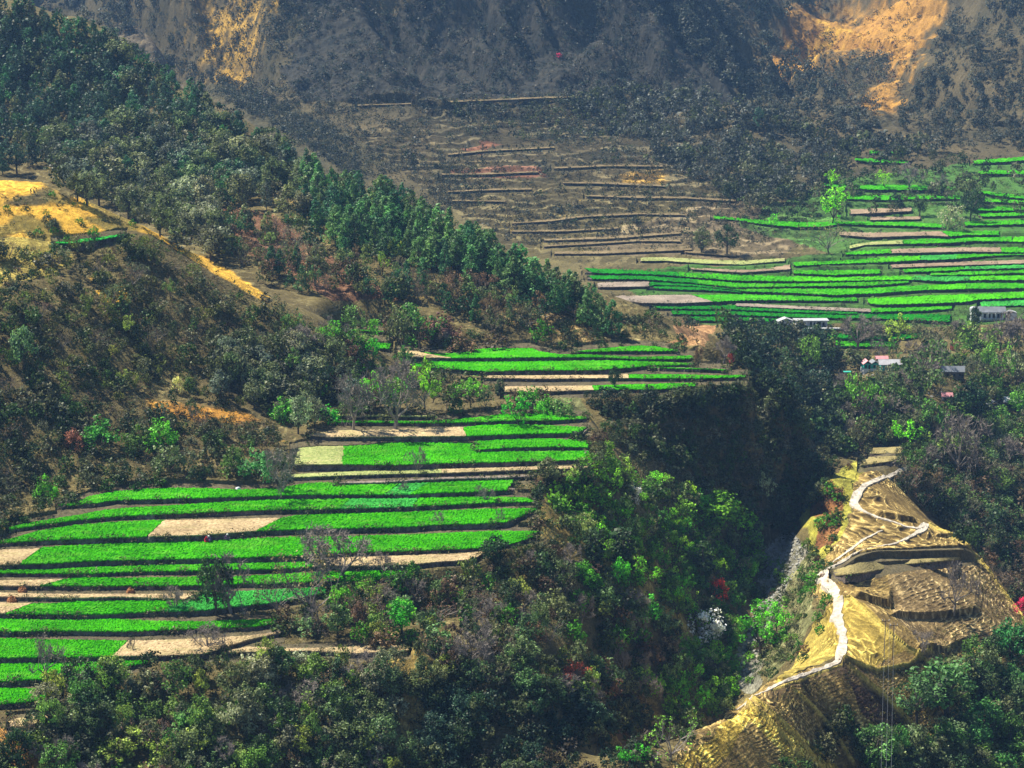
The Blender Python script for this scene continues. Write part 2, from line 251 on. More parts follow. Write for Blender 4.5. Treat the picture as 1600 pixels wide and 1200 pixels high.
FAR = [
 ([(1358, 236.3), (1412, 237)], [(1358, 238.5), (1412, 239.2)], [(g, 1358, 1358, 1412, 1412)]),
 ([(1520, 250), (1560, 247.5), (1620, 243.5)], [(1522, 255), (1560, 252.5), (1620, 248.5)], [(g, 1520, 1522, 1620, 1620)]),
 ([(1336, 246.5), (1360, 249), (1420, 251.5)], [(1336, 249.5), (1360, 252.5), (1420, 254.3)], [(g, 1336, 1336, 1420, 1420)]),
 ([(1528, 268), (1562, 265), (1620, 265)], [(1529, 271), (1562, 271), (1620, 271.7)], [(g, 1528, 1529, 1620, 1620)]),
 ([(1267, 282.6), (1290, 285), (1330, 289), (1360, 290), (1370, 287), (1395, 287), (1430, 289.5), (1470, 292), (1488, 294)], [(1267, 285.5), (1300, 291), (1335, 294), (1360, 295), (1395, 295.5), (1430, 296), (1470, 296.5), (1488, 297)], [(g, 1267, 1267, 1488, 1488)]),
 ([(1532, 299), (1570, 303.5), (1620, 309)], [(1537, 301.5), (1570, 306.5), (1620, 312)], [(g, 1532, 1537, 1620, 1620)]),
 ([(1313, 307), (1342, 305), (1360, 303.5), (1375, 302.7), (1390, 305.7), (1465, 305), (1502, 307)], [(1313, 309.5), (1360, 311), (1390, 311.7), (1450, 310), (1502, 309.7)], [(g, 1313, 1315, 1502, 1502)]),
 ([(1535, 309.5), (1562, 311.7), (1620, 317)], [(1536, 314), (1570, 315.5), (1620, 319)], [(b, 1535, 1536, 1620, 1620)]),
 ([(1327, 326), (1360, 325.3), (1424, 324.5)], [(1330, 333.5), (1360, 332.5), (1424, 329)], [(t, 1327, 1330, 1424, 1424)]),
 ([(1525, 326), (1547, 323), (1620, 323.7)], [(1525, 328.3), (1620, 327.7)], [(g, 1525, 1525, 1620, 1620)]),
 ([(1529, 335.7), (1555, 332), (1620, 331)], [(1532, 337.4), (1555, 337), (1620, 335)], [(g, 1529, 1532, 1620, 1620)]),
 ([(1360, 340), (1420, 339.5), (1438, 340)], [(1360, 343), (1423, 342), (1438, 341.7)], [(t, 1360, 1360, 1438, 1438)]),
 ([(1115, 339), (1146, 340), (1195, 345.5), (1246, 347.5), (1285, 348.5), (1314, 345), (1360, 347.5), (1420, 347), (1442, 350), (1477, 352)], [(1115, 341), (1146, 342.7), (1195, 349.5), (1246, 354), (1285, 353.5), (1314, 349), (1360, 350.8), (1420, 352), (1442, 353.5), (1477, 355)], [(g, 1115, 1115, 1477, 1477)]),
 ([(1505, 348.5), (1540, 344.7), (1620, 342.5)], [(1507, 351.5), (1555, 350.7), (1620, 348.5)], [(g, 1505, 1507, 1620, 1620)]),
 ([(1312, 362), (1360, 364), (1390, 362.7), (1435, 362), (1468, 362.5), (1510, 360.5), (1560, 361)], [(1312, 366), (1360, 370), (1450, 367), (1483, 368.7), (1510, 366), (1560, 366)], [(t, 1312, 1312, 1468, 1483), (g, 1468, 1483, 1560, 1560)]),
 ([(1328, 385.5), (1352, 380), (1411, 377), (1450, 374), (1486, 370.5), (1525, 369.5), (1582, 371), (1620, 370)], [(1328, 387.5), (1352, 382), (1411, 380), (1489, 378.5), (1525, 376), (1620, 377)], [(p, 1328, 1328, 1411, 1411), (g, 1411, 1411, 1582, 1582), (b, 1582, 1582, 1620, 1620)]),
 ([(1321, 395.8), (1352, 392.7), (1391, 390.5), (1465, 387.8), (1521, 386), (1564, 387), (1620, 386)], [(1321, 397.3), (1393, 394.5), (1438, 394), (1510, 392.3), (1564, 393), (1620, 394)], [(g, 1321, 1321, 1393, 1393), (t, 1393, 1393, 1564, 1564), (g, 1564, 1564, 1620, 1620)]),
 ([(1000, 404.5), (1040, 403.5), (1100, 407), (1160, 409), (1225, 405)], [(1000, 407), (1040, 406.5), (1100, 411), (1160, 412.5), (1225, 407)], [(p, 1000, 1000, 1225, 1225)]),
 ([(1240, 411), (1307, 409), (1366, 405), (1397, 400.5), (1438, 399), (1476, 395), (1496, 397), (1555, 396), (1620, 394.8)], [(1240, 414.5), (1307, 411.5), (1366, 409.3), (1438, 406), (1494, 403.5), (1555, 398.5), (1620, 397)], [(g, 1240, 1240, 1364, 1364), (b, 1364, 1364, 1438, 1438), (m, 1438, 1438, 1496, 1494), (g, 1496, 1494, 1620, 1620)]),
 ([(1393, 415), (1451, 412), (1620, 407)], [(1393, 417.5), (1465, 415), (1620, 410)], [(t, 1393, 1393, 1620, 1620)]),
 ([(1080, 418), (1160, 421), (1235, 414)], [(1080, 420), (1160, 425), (1235, 420)], [(t, 1080, 1080, 1235, 1235)]),
 ([(1240, 424), (1375, 422.5)], [(1240, 426.5), (1307, 428.7), (1375, 426)], [(g, 1240, 1240, 1375, 1375)]),
 ([(1411, 422), (1465, 417.5), (1510, 415.3), (1620, 412)], [(1413, 424.3), (1487, 422), (1505, 419.8), (1577, 418.6), (1620, 417)], [(g, 1411, 1413, 1510, 1505), (m, 1510, 1505, 1620, 1620)]),
 ([(1454, 427.5), (1510, 425), (1620, 421)], [(1454, 429.3), (1510, 428.5), (1620, 424.5)], [(g, 1454, 1454, 1620, 1620)]),
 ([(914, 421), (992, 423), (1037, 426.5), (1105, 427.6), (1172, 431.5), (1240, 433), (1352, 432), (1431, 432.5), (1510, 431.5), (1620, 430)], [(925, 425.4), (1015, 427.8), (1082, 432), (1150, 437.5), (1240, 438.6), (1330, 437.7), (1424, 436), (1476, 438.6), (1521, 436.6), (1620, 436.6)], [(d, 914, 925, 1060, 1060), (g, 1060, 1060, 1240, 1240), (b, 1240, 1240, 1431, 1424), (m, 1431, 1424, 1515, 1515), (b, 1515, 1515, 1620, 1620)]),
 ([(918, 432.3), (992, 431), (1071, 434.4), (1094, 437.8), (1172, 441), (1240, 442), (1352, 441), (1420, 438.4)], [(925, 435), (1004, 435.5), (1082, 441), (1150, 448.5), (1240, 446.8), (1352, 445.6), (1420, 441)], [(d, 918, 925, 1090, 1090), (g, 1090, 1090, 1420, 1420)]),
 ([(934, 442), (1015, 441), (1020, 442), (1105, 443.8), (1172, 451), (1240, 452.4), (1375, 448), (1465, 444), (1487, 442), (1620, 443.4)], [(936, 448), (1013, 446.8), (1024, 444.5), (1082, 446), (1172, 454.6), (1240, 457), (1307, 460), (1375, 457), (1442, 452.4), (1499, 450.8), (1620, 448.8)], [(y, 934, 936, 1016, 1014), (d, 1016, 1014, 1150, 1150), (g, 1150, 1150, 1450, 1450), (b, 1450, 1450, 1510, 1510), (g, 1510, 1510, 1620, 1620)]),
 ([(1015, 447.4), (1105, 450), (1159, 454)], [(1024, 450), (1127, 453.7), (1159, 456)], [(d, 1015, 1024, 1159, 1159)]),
 ([(961, 464), (1028, 458.5), (1071, 458.5), (1150, 459.5), (1240, 462), (1339, 466)], [(968, 468), (1006, 472.6), (1060, 473), (1105, 471), (1172, 468), (1240, 468.5), (1339, 469.3)], [(y, 961, 968, 1071, 1115), (g, 1071, 1115, 1339, 1339)]),
 ([(1355, 468.5), (1379, 464.3), (1442, 460), (1510, 458.5), (1620, 455)], [(1357, 472.6), (1375, 475), (1431, 473.8), (1510, 471), (1530, 467), (1620, 463)], [(b, 1355, 1357, 1620, 1620)]),
 ([(1535, 468), (1620, 464)], [(1532, 476.5), (1535, 478), (1620, 476)], [(m, 1535, 1532, 1620, 1620)]),
 ([(1150, 475), (1251, 480), (1361, 484.3)], [(1150, 477), (1251, 482), (1361, 486.5)], [(y, 1150, 1150, 1361, 1361)]),
 ([(1359, 484), (1442, 478.7), (1487, 478)], [(1361, 487), (1442, 484.5), (1478, 482), (1487, 481)], [(g, 1359, 1361, 1487, 1487)]),
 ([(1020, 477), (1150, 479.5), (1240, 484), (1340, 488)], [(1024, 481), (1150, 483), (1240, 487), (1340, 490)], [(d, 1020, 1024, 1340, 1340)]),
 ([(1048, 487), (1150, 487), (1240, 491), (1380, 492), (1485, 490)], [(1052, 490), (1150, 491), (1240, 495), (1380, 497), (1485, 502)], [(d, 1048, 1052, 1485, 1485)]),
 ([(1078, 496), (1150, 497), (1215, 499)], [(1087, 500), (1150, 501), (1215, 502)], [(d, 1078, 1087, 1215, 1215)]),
 ([(1250, 521.5), (1330, 522), (1400, 524), (1440, 522)], [(1250, 526), (1330, 528), (1400, 529), (1440, 527)], [(d, 1250, 1250, 1440, 1440)]),
 ([(1305, 534.5), (1400, 534)], [(1308, 540), (1400, 541)], [(g, 1305, 1308, 1400, 1400)]),
]
RIDGE = [
 ([(1300, 891), (1343, 878), (1426, 873), (1533, 868)], [(1306, 898), (1349, 895), (1416, 881), (1531, 871)], [('dry', 1300, 1306, 1533, 1531)]),
 ([(1365, 699), (1410, 697)], [(1360, 708), (1408, 708)], [('dry', 1365, 1360, 1410, 1408)]),
 ([(1358, 713), (1405, 711)], [(1345, 727), (1395, 720)], [('dry', 1358, 1345, 1405, 1395)]),
 ([(85, 377), (120, 374), (193, 365)], [(88, 380), (125, 379), (195, 368)], [('g2', 85, 88, 193, 195)]),
]
PLANES = {'lower': (75.6 - .031 * 26 - .117 * 188, -.031, .117), 'middle': (81.5 - .12 * 285, 0.0, .12), 'far': (60.5 - .122 * 420, 0.0, .122)}
def plane_z(bn, px, py):
    c0, ax, bY = PLANES[bn]; a, s = ray(px, py); return CAMZ + s * (c0 - CAMZ) / (s - ax * a - bY)
BROWN = []
for ln, th in (([(560, 163), (650, 160), (733, 156), (850, 151), (930, 150)], 2), ([(700, 240), (760, 234), (866, 229)], 2), ([(690, 271), (760, 270), (840, 267)], 2.2), ([(866, 261), (950, 257), (1035, 258)], 2.5), ([(880, 284), (930, 284), (1040, 289)], 2.6),
               ([(700, 298), (760, 295), (830, 294)], 2), ([(916, 304), (990, 306), (1070, 307), (1150, 312)], 2.8), ([(705, 312), (790, 313)], 2), ([(800, 347), (860, 343), (916, 336), (1000, 332), (1070, 334)], 2.4), ([(800, 360), (880, 359), (966, 355)], 2.2), ([(850, 373), (950, 370), (1063, 362)], 3), ([(850, 383), (920, 379), (1000, 374), (1063, 375)], 2.4),
               ([(866, 393), (940, 392), (1010, 389), (1080, 387)], 4), ([(1070, 392), (1150, 398)], 2.5)):
    BROWN.append((ln, [(x, yy + th * (1 if 0 < k < len(ln) - 1 else .8)) for k, (x, yy) in enumerate(ln)], [('dryf', ln[0][0], ln[0][0], ln[-1][0], ln[-1][0])]))
BROWN.sort(key=lambda r_: r_[0][0][1])
def ip(poly, x):
    P = np.array(poly); return np.interp(x, P[:, 0], P[:, 1])
def prep_row(row, bn):
    T, B, plots = row
    x0, x1 = min(T[0][0], B[0][0]), max(T[-1][0], B[-1][0])
    xs = np.linspace(x0, x1, max(8, int((x1 - x0) / 14)))
    mid = (ip(T, xs) + ip(B, xs)) / 2
    z = plane_z(bn, xs, mid) if bn in PLANES else march(ZB, xs, mid)[:, 2]
    deg = 4 if x1 - x0 > 200 else 3 if x1 - x0 > 120 else 1
    xc, xr = (x0 + x1) / 2, (x1 - x0) / 2 + 1e-6
    co = np.polyfit((xs - xc) / xr, z, deg)
    zf = lambda px: np.polyval(co, (np.clip(px, x0, x1) - xc) / xr)
    return dict(T=T, B=B, plots=plots, x0=x0, x1=x1, zf=zf)
def unproj(px, py, z):
    a, s = ray(px, py); Y = (z - CAMZ) / s
    return np.stack([a * Y, Y, z + 0 * Y], -1)
BANDS = [('lower', LOWER, (165, 262)), ('middle', MIDDLE, (262, 300)), ('far', FAR, (380, 600)), ('ridge', RIDGE, (200, 330)), ('brown', BROWN, (430, 640))]
ROWS = []
for bn, rws, yr in BANDS:
    for k, r in enumerate(rws):
        q = prep_row(r, bn); q['band'] = bn; q['k'] = k; q['n'] = len(rws); q['yr'] = yr; ROWS.append(q)
clk('rows')

# ------------------------------------------------------------------ ground detail on the survey grid
NZ1 = fbm(GXX / 22, GYY / 22, 3, 3) - .5
NZ2 = fbm(GXX / 5, GYY / 5, 3, 9) - .5
NZ3 = fbm(GXX / 1.3, GYY / 1.3, 2, 21) - .5
field = np.zeros(GXX.shape, bool); fieldpad = np.zeros(GXX.shape, bool)
def box(A, r, ax):
    P = np.cumsum(np.pad(A, [(r + 1, r) if k == ax else (0, 0) for k in (0, 1)], mode='edge'), axis=ax)
    return (np.take(P, range(2 * r + 1, P.shape[ax]), ax) - np.take(P, range(0, P.shape[ax] - 2 * r - 1), ax)) / (2 * r + 1)
for bn, _, yr in BANDS:
    r0, r1 = np.searchsorted(Y_, yr[0] - 15), np.searchsorted(Y_, yr[1] + 25); sl = slice(r0, r1)
    gx_, gy_ = GXX[sl], GYY[sl]
    if bn in PLANES: c0, ax, bY = PLANES[bn]; zp = c0 + ax * gx_ + bY * gy_
    else: zp = ZB[sl]
    px_, py_ = project(gx_, gy_, zp); f1 = np.zeros(px_.shape, bool); f2 = np.zeros(px_.shape, bool)
    for q in ROWS:
        if q['band'] != bn: continue
        my, My = min(v[1] for v in q['T']) - 10, max(v[1] for v in q['B']) + 12
        sel = (px_ > q['x0'] - 5) & (px_ < q['x1'] + 5) & (py_ > my) & (py_ < My)
        x, yy = px_[sel], py_[sel]; pad = 5.0 if bn not in ('far', 'brown') else 2.0
        tt, bb = ip(q['T'], x), ip(q['B'], x)
        f1[sel] |= (yy > tt - pad * .4) & (yy < bb + pad * .4); f2[sel] |= (yy > tt - pad * 2.2) & (yy < bb + pad * 2.2)
    field[sl] |= f1; fieldpad[sl] |= f2
    if bn in PLANES:
        w_ = f2.astype(np.float32)
        for _k in range(2): w_ = box(box(w_, 14, 0), 16, 1)
        w_ = np.maximum(sstep(0, .55, w_), f2); ZB[sl] = ZB[sl] * (1 - w_) + zp * w_
PX, PY = project(GXX, GYY, ZB)
clk('field masks')
# zones of ground cover, some with painted shade, outlined in the photo and limited to the distance where they lie
NZF = fbm(GXX / 9, GYY / 14, 3, 33) - .5; WX = PX + NZ2 * 26 + NZ1 * 30 + NZF * np.where((GYY > 560) & (PX > 900), 70, 0); WY = PY + NZ2 * 12 + NZ1 * 12 + NZF * np.where((GYY > 560) & (PX > 900), 40, 0)
def zone(poly, y0=0, y1=3000): return in_poly(WX, WY, poly) & (GYY > y0) & (GYY < y1)
COLR = np.zeros(GXX.shape + (3,), np.float32)
mix0 = fbm(GXX / 9, GYY / 9, 4, 40)[..., None]; mix1 = fbm(GXX / 2.2, GYY / 2.2, 3, 44)[..., None]
def c3(*v): return np.array(v, np.float32)
COLR[:] = c3(.064, .054, .030) * (1 - mix0) + c3(.16, .135, .055) * mix0
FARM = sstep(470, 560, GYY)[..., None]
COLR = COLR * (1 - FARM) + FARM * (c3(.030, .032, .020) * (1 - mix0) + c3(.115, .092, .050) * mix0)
def paint(mask, a, b_, soft=1.0, blur=0):
    m_ = mask.astype(np.float32)
    if blur: m_ = sstep(.25, .75, box(box(m_, blur, 0), blur, 1) + (mix1[..., 0] - .5) * .8)
    m_ = m_[..., None] * soft
    COLR[:] = COLR * (1 - m_) + m_ * (a * (1 - mix1) + b_ * mix1)
GOLD_A, GOLD_B = c3(.40, .24, .040), c3(.70, .43, .055)
Z_RIDGE = [(1030, 1210), (1100, 1130), (1170, 1085), (1300, 1035), (1270, 905), (1330, 790), (1345, 735), (1420, 720), (1450, 812), (1530, 858), (1600, 960), (1630, 1010), (1500, 1060), (1560, 1230), (1030, 1230)]
zr = zone(Z_RIDGE, 150, 300)
paint(zr, c3(.18, .135, .055), c3(.36, .28, .105))
paint(zone([(1395, 880), (1540, 872), (1610, 980), (1480, 1030), (1390, 960)], 200, 275), c3(.17, .13, .08), c3(.30, .24, .13), .7)
paint(zone([(1290, 930), (1340, 940), (1420, 1010), (1350, 1045), (1320, 1040)], 190, 240), c3(.27, .22, .055), c3(.46, .37, .09))
paint(zone([(1060, 1190), (1170, 1105), (1230, 1130), (1330, 1215), (1260, 1215), (1180, 1130), (1110, 1215), (1040, 1215)], 150, 215), c3(.38, .29, .06), c3(.60, .48, .10))
paint(zone([(1320, 1060), (1400, 1100), (1420, 1180), (1340, 1110)], 180, 225), c3(.055, .035, .026), c3(.085, .052, .034))  # deep shadow of the lower ridge face, painted as dark ground
paint(zone([(1255, 870), (1245, 800), (1330, 715), (1375, 690), (1350, 740), (1320, 800), (1300, 860), (1275, 880)], 230, 330), c3(.15, .16, .035), c3(.38, .36, .06))
paint(zone([(1258, 850), (1265, 790), (1310, 755), (1310, 800), (1290, 850)], 230, 330), c3(.13, .055, .030), c3(.25, .13, .045))
paint(zone([(1235, 1045), (1265, 960), (1300, 930), (1310, 1020), (1210, 1080)], 180, 260), c3(.22, .18, .045), c3(.42, .34, .08))
paint(zone([(1180, 1000), (1190, 900), (1240, 840), (1290, 880), (1275, 930), (1240, 1010), (1190, 1060)], 220, 330), c3(.09, .10, .04), c3(.22, .22, .11))
# golden grass of the small spur and of the far faces
paint(zone([(-40, 285), (60, 262), (85, 290), (-40, 330)], 240, 320), GOLD_A, GOLD_B, .95, 14)
paint(zone([(-40, 325), (60, 315), (140, 308), (230, 352), (330, 404), (420, 463), (418, 474), (322, 419), (240, 368), (170, 352), (90, 372), (40, 372), (-40, 360)], 240, 320), GOLD_A * 1.15, GOLD_B, 1.0, 5)
paint(zone([(-40, 310), (150, 310), (240, 360), (60, 380), (-40, 370)], 240, 320) & (fbm(GXX / 4, GYY / 4, 3, 61) > .58), c3(.09, .10, .03), c3(.20, .16, .05), .85, 6)
paint(zone([(-40, 365), (100, 375), (110, 400), (60, 430), (-40, 470)], 240, 320), c3(.20, .17, .05), c3(.42, .34, .08))
paint(zone([(150, 455), (195, 448), (205, 470), (165, 472)], 240, 320), GOLD_A, GOLD_B)
paint(zone([(225, 628), (330, 636), (408, 650), (400, 664), (260, 656)], 225, 270), c3(.24, .11, .03), c3(.58, .31, .045), .95, 9)
paint(zone([(280, -60), (300, 8), (290, 50), (330, 20), (345, 60), (375, 55), (400, 25), (440, 5), (450, -60)], 600, 800), c3(.24, .15, .04), c3(.56, .34, .06), .95, 16)
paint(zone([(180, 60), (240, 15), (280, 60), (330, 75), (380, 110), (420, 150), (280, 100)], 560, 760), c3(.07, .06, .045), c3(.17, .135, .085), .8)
paint(zone([(1180, 45), (1270, -20), (1480, -60), (1470, 20), (1440, 90), (1380, 175), (1350, 190), (1365, 140), (1400, 90), (1300, 75), (1215, 75)], 560, 900), c3(.22, .115, .035), c3(.48, .26, .05), .92, 16)
paint(zone([(1205, 68), (1290, 20), (1390, -30), (1340, 30), (1280, 65), (1240, 75)], 560, 900), c3(.36, .23, .03), c3(.58, .38, .05), .95, 16)
paint(zone([(440, -60), (470, 30), (440, 110), (480, 165), (700, 150), (900, 130), (1020, 150), (1180, 150), (1130, 60), (1100, -60)], 600, 900), c3(.016, .021, .022), c3(.052, .047, .036))  # dark scrub cover, with the mountain face's shade painted in
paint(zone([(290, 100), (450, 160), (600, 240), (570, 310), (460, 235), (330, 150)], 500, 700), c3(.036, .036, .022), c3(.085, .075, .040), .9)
paint(zone([(715, 230), (760, 218), (800, 228), (740, 236)], 500, 620), c3(.11, .050, .032), c3(.18, .085, .048))
paint(zone([(700, 262), (840, 258), (850, 272), (760, 280), (705, 272)], 480, 620), c3(.10, .050, .034), c3(.17, .085, .05))
paint(zone([(950, 275), (1040, 270), (1050, 288), (965, 290)], 480, 620), c3(.20, .11, .03), c3(.40, .25, .05), .9, 8)
paint(zone([(890, 385), (1060, 330), (1180, 300), (1260, 350), (1220, 400), (1010, 400)], 430, 580), c3(.13, .10, .07), c3(.22, .17, .10), .6)
paint(zone([(340, 320), (420, 330), (560, 430), (640, 470), (520, 470), (400, 400), (330, 370)], 280, 400), c3(.13, .055, .040), c3(.20, .10, .06), .75)
paint(zone([(780, 490), (850, 460), (950, 490), (930, 535), (840, 530)], 280, 330), c3(.19, .13, .06), c3(.34, .25, .10))
paint(zone([(1030, 530), (1080, 490), (1120, 495), (1100, 540)], 285, 420), c3(.22, .12, .06), c3(.34, .21, .10))
paint(zone([(820, 610), (900, 606), (910, 636), (825, 640)], 245, 290), c3(.10, .11, .05), c3(.18, .19, .08))
paint(zone([(880, 690), (925, 740), (1040, 900), (1085, 1000), (1060, 1010), (980, 890), (830, 860), (850, 780)], 215, 290), c3(.17, .13, .045), c3(.32, .25, .07), .8)
paint(zone([(600, 1020), (660, 1010), (700, 1130), (690, 1210), (640, 1210)], 170, 215), c3(.20, .14, .05), c3(.36, .27, .08), .8)
paint(zone([(850, 1060), (960, 1040), (1020, 1150), (980, 1210), (800, 1210), (800, 1130)], 190, 260), c3(.040, .028, .024), c3(.065, .045, .034))  # shade of the foreground slope painted into the ground colour
paint(zone([(-20, 1130), (60, 1160), (120, 1210), (-20, 1210)], 150, 185), c3(.30, .14, .04), c3(.42, .24, .06))
STREAM = [(1222, 828), (1246, 836), (1256, 872), (1238, 905), (1215, 950), (1195, 1000), (1172, 1072), (1150, 1072), (1152, 1010), (1180, 935), (1188, 875)]
zs = zone(STREAM, 220, 330)
paint(zone([(1300, 600), (1310, 640), (1285, 700), (1275, 690), (1285, 630)], 300, 420), c3(.14, .125, .11), c3(.30, .27, .24), .8)
paint(zs, c3(.10, .11, .07), c3(.30, .29, .25))
paint(zone([(925, 425), (1080, 415), (1300, 395), (1620, 350), (1640, 505), (1480, 508), (1240, 505), (1080, 500)], 380, 560), c3(.030, .060, .018), c3(.05, .16, .02), .9)
paint(zone([(1300, 280), (1640, 235), (1640, 360), (1300, 395), (1150, 350)], 440, 620), c3(.04, .085, .022), c3(.06, .20, .03), .8)
FB = (field | fieldpad) & (GYY < 380)
paint(FB, c3(.060, .050, .038), c3(.115, .10, .055), .9)
# cattle terracettes: wavy treads along the contour
def treads(z, sp, seed, warp):
    s_ = z / sp + warp * (fbm(GXX / (sp * 5), GYY / (sp * 5), 3, seed) - .5) * 2
    fr = s_ - np.floor(s_)
    return sp * (sstep(.52, .98, fr) - fr), fr
def lines_():
    """net of thin grassy lips round worn treads: borders of warped cells stretched along the contour"""
    lin = np.zeros(GXX.shape, np.float32); low = np.zeros(GXX.shape, np.float32); n3 = fbm(GXX / 1.1, GYY / 1.1, 2, 72) - .5
    jm = np.searchsorted(Y_, 452)
    for r0 in range(0, jm, 160):
        sl = slice(r0, min(jm, r0 + 160)); x, yy, z = GXX[sl], GYY[sl], ZB[sl]
        n1 = fbm(x / 2.6, yy / 2.6, 3, 70) - .5; n2 = fbm(x / 9, yy / 9, 2, 71) - .5
        k = np.where(yy > 300, 1.7, 1.0)
        u = (x + .35 * yy) / (2.1 * k) + 1.0 * n1; v = (z + .10 * x) / (.25 * k) + 1.5 * n2 + 1.3 * n1
        ui, vi = np.floor(u), np.floor(v); f1 = np.full(u.shape, 9., np.float32); f2 = f1.copy(); dvy = np.zeros(u.shape, np.float32)
        for a in (-1, 0, 1):
            for b2 in (-1, 0, 1):
                ci, cj = (ui + a).astype(np.int32), (vi + b2).astype(np.int32)
                dx_ = ui + a + .1 + .8 * _hash(ci, cj, 5) - u; dy_ = vi + b2 + .15 + .7 * _hash(ci, cj, 6) - v
                d_ = np.hypot(dx_ * .9, dy_); m_ = d_ < f1
                f2 = np.where(m_, f1, np.minimum(f2, d_)); dvy = np.where(m_, dy_, dvy); f1 = np.where(m_, d_, f1)
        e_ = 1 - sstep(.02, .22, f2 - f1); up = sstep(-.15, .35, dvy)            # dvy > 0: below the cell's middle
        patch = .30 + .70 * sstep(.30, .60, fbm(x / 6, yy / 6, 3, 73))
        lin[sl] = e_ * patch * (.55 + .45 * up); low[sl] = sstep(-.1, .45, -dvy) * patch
    return lin, low, n3
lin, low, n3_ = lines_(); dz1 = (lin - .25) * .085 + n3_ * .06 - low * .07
dz2, fr2 = treads(ZB, 1.15, 80, .85)
FB = field | fieldpad; smooth_m = np.clip(1 - FB.astype(np.float32), 0, 1)
farw = sstep(430, 500, GYY) * (1 - sstep(600, 640, GYY)) * in_poly(WX, WY, [(560, 215), (760, 150), (1000, 140), (1180, 250), (1330, 330), (1240, 410), (1000, 420), (800, 400)])
nearw = np.where(zr, 1.0, .6) * (1 - sstep(400, 450, GYY))
Z = ZB + (dz1 * nearw + dz2 * farw * .55) * smooth_m
Z = Z + NZ1 * smooth_m * np.where(GYY > 600, 9.0, np.where(GYY > 430, .7, 1.0)) * np.where(zr, .15, 1) + NZ2 * smooth_m * np.where(GYY > 590, 2.6, .8) * np.where(zr, .15, 1) + NZ3 * smooth_m * np.where(GYY > 600, .9, np.where(GYY > 430, .22, .14))
# gullies on the mountain face
gul = np.abs(fbm(GXX / 26 + GYY / 60, GYY / 90, 3, 55) - .5) * 2
Z = Z - (1 - sstep(0, .45, gul)) * sstep(605, 650, GYY) * 15.0
Z = Z + (fbm(GXX / 1.0, GYY / 1.0, 2, 91) - .5) * np.where(zs, .9, 0)
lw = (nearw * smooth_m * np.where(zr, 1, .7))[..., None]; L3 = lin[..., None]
COLR = COLR * (1 + lw * ((.66 + 2.2 * L3 * (.3 + 1.4 * mix1) - .58 * low[..., None] + .5 * (mix1 - .5)) - 1)) * (1 - lw * (1 - L3) * c3(0, .10, .20))  # low paints a riser shadow band beneath each grassy lip
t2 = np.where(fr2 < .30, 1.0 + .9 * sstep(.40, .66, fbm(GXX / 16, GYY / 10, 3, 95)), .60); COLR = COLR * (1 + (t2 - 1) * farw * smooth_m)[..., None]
Z = Z - field * .75 - (fieldpad & ~field) * .35
# ledges of the ridge: foot of each dark step as seen in the photo
def ledge(line, h, L):
    global Z
    xs = np.arange(line[0][0], line[-1][0] + 1, 3.0); P = march(ZB, xs, ip(line, xs))
    aa = P[:, 0] / P[:, 1]
    sel = (GAA > aa[0]) & (GAA < aa[-1]) & (GYY > P[:, 1].min() - 2) & (GYY < P[:, 1].max() + L + 2)
    yl = np.interp(GAA[sel], aa, P[:, 1]); dd = GYY[sel] - yl
    end = sstep(0, .15, (GAA[sel] - aa[0]) / (aa[-1] - aa[0])) * sstep(0, .12, (aa[-1] - GAA[sel]) / (aa[-1] - aa[0]))
    Z[sel] += np.where((dd > 0) & (dd < L), h * (1 - dd / L), 0) * sstep(0, .35, dd) * end
# sharp ribs of the ridge, worn by cattle: narrow raised lips of yellow grass
def rib(line, h, wpx, dark=0.0):
    L = np.array(line, float); sel = zr & (PX > L[:, 0].min() - 30) & (PX < L[:, 0].max() + 30) & (PY > L[:, 1].min() - 30) & (PY < L[:, 1].max() + 30)
    x, yy = PX[sel] + NZ2[sel] * 5, PY[sel] + NZ2[sel] * 4; best = np.full(x.shape, 1e9); below = np.zeros(x.shape)
    for (x1, y1), (x2, y2) in zip(L[:-1], L[1:]):
        dx, dy = x2 - x1, y2 - y1; q2 = dx * dx + dy * dy; u_ = np.clip(((x - x1) * dx + (yy - y1) * dy) / q2, 0, 1)
        d_ = np.hypot(x - x1 - u_ * dx, yy - y1 - u_ * dy); m_ = d_ < best; best = np.where(m_, d_, best); below = np.where(m_, (yy - y1) * dx - (x - x1) * dy > 0, below)
    w_ = np.exp(-(best / wpx) ** 2); Z[sel] += h * w_ + (below == 0) * h * .6 * np.exp(-(best / (wpx * 6)) ** 2)
    ww = (w_ * (.55 + .7 * mix1[sel][:, 0])).clip(0, 1)[:, None]; COLR[sel] = COLR[sel] * (1 - ww) + c3(.50, .40, .10) * ww
    if dark: dk = (dark * (below > 0) * np.exp(-(best / 16) ** 2) * (1 - w_))[:, None]; COLR[sel] = COLR[sel] * (1 - dk) + c3(.06, .042, .03) * dk  # painted shade on the face below the rib
rib([(1310, 938), (1328, 936), (1346, 953), (1380, 985), (1420, 1018), (1468, 1050)], .45, 2.4)
rib([(1318, 1038), (1345, 1060), (1380, 1090), (1430, 1140), (1490, 1200)], .5, 2.6, .75)
rib([(1166, 1098), (1195, 1122), (1230, 1158), (1268, 1212)], .4, 2.4); rib([(1176, 1094), (1215, 1124), (1255, 1165), (1296, 1216)], .35, 2.2)
rib([(1238, 1078), (1270, 1106), (1300, 1140), (1335, 1195)], .35, 2.0)
rib([(1320, 1034), (1370, 1050), (1420, 1042), (1455, 1018)], .4, 2.0, .6)
rib([(1452, 820), (1490, 842), (1527, 864), (1560, 915), (1600, 968)], .3, 2.4)
rib([(1210, 1078), (1270, 1058), (1315, 1040)], .1, 1.6, .7)
ledge([(1335, 935), (1360, 942), (1396, 950)], 1.1, 6)
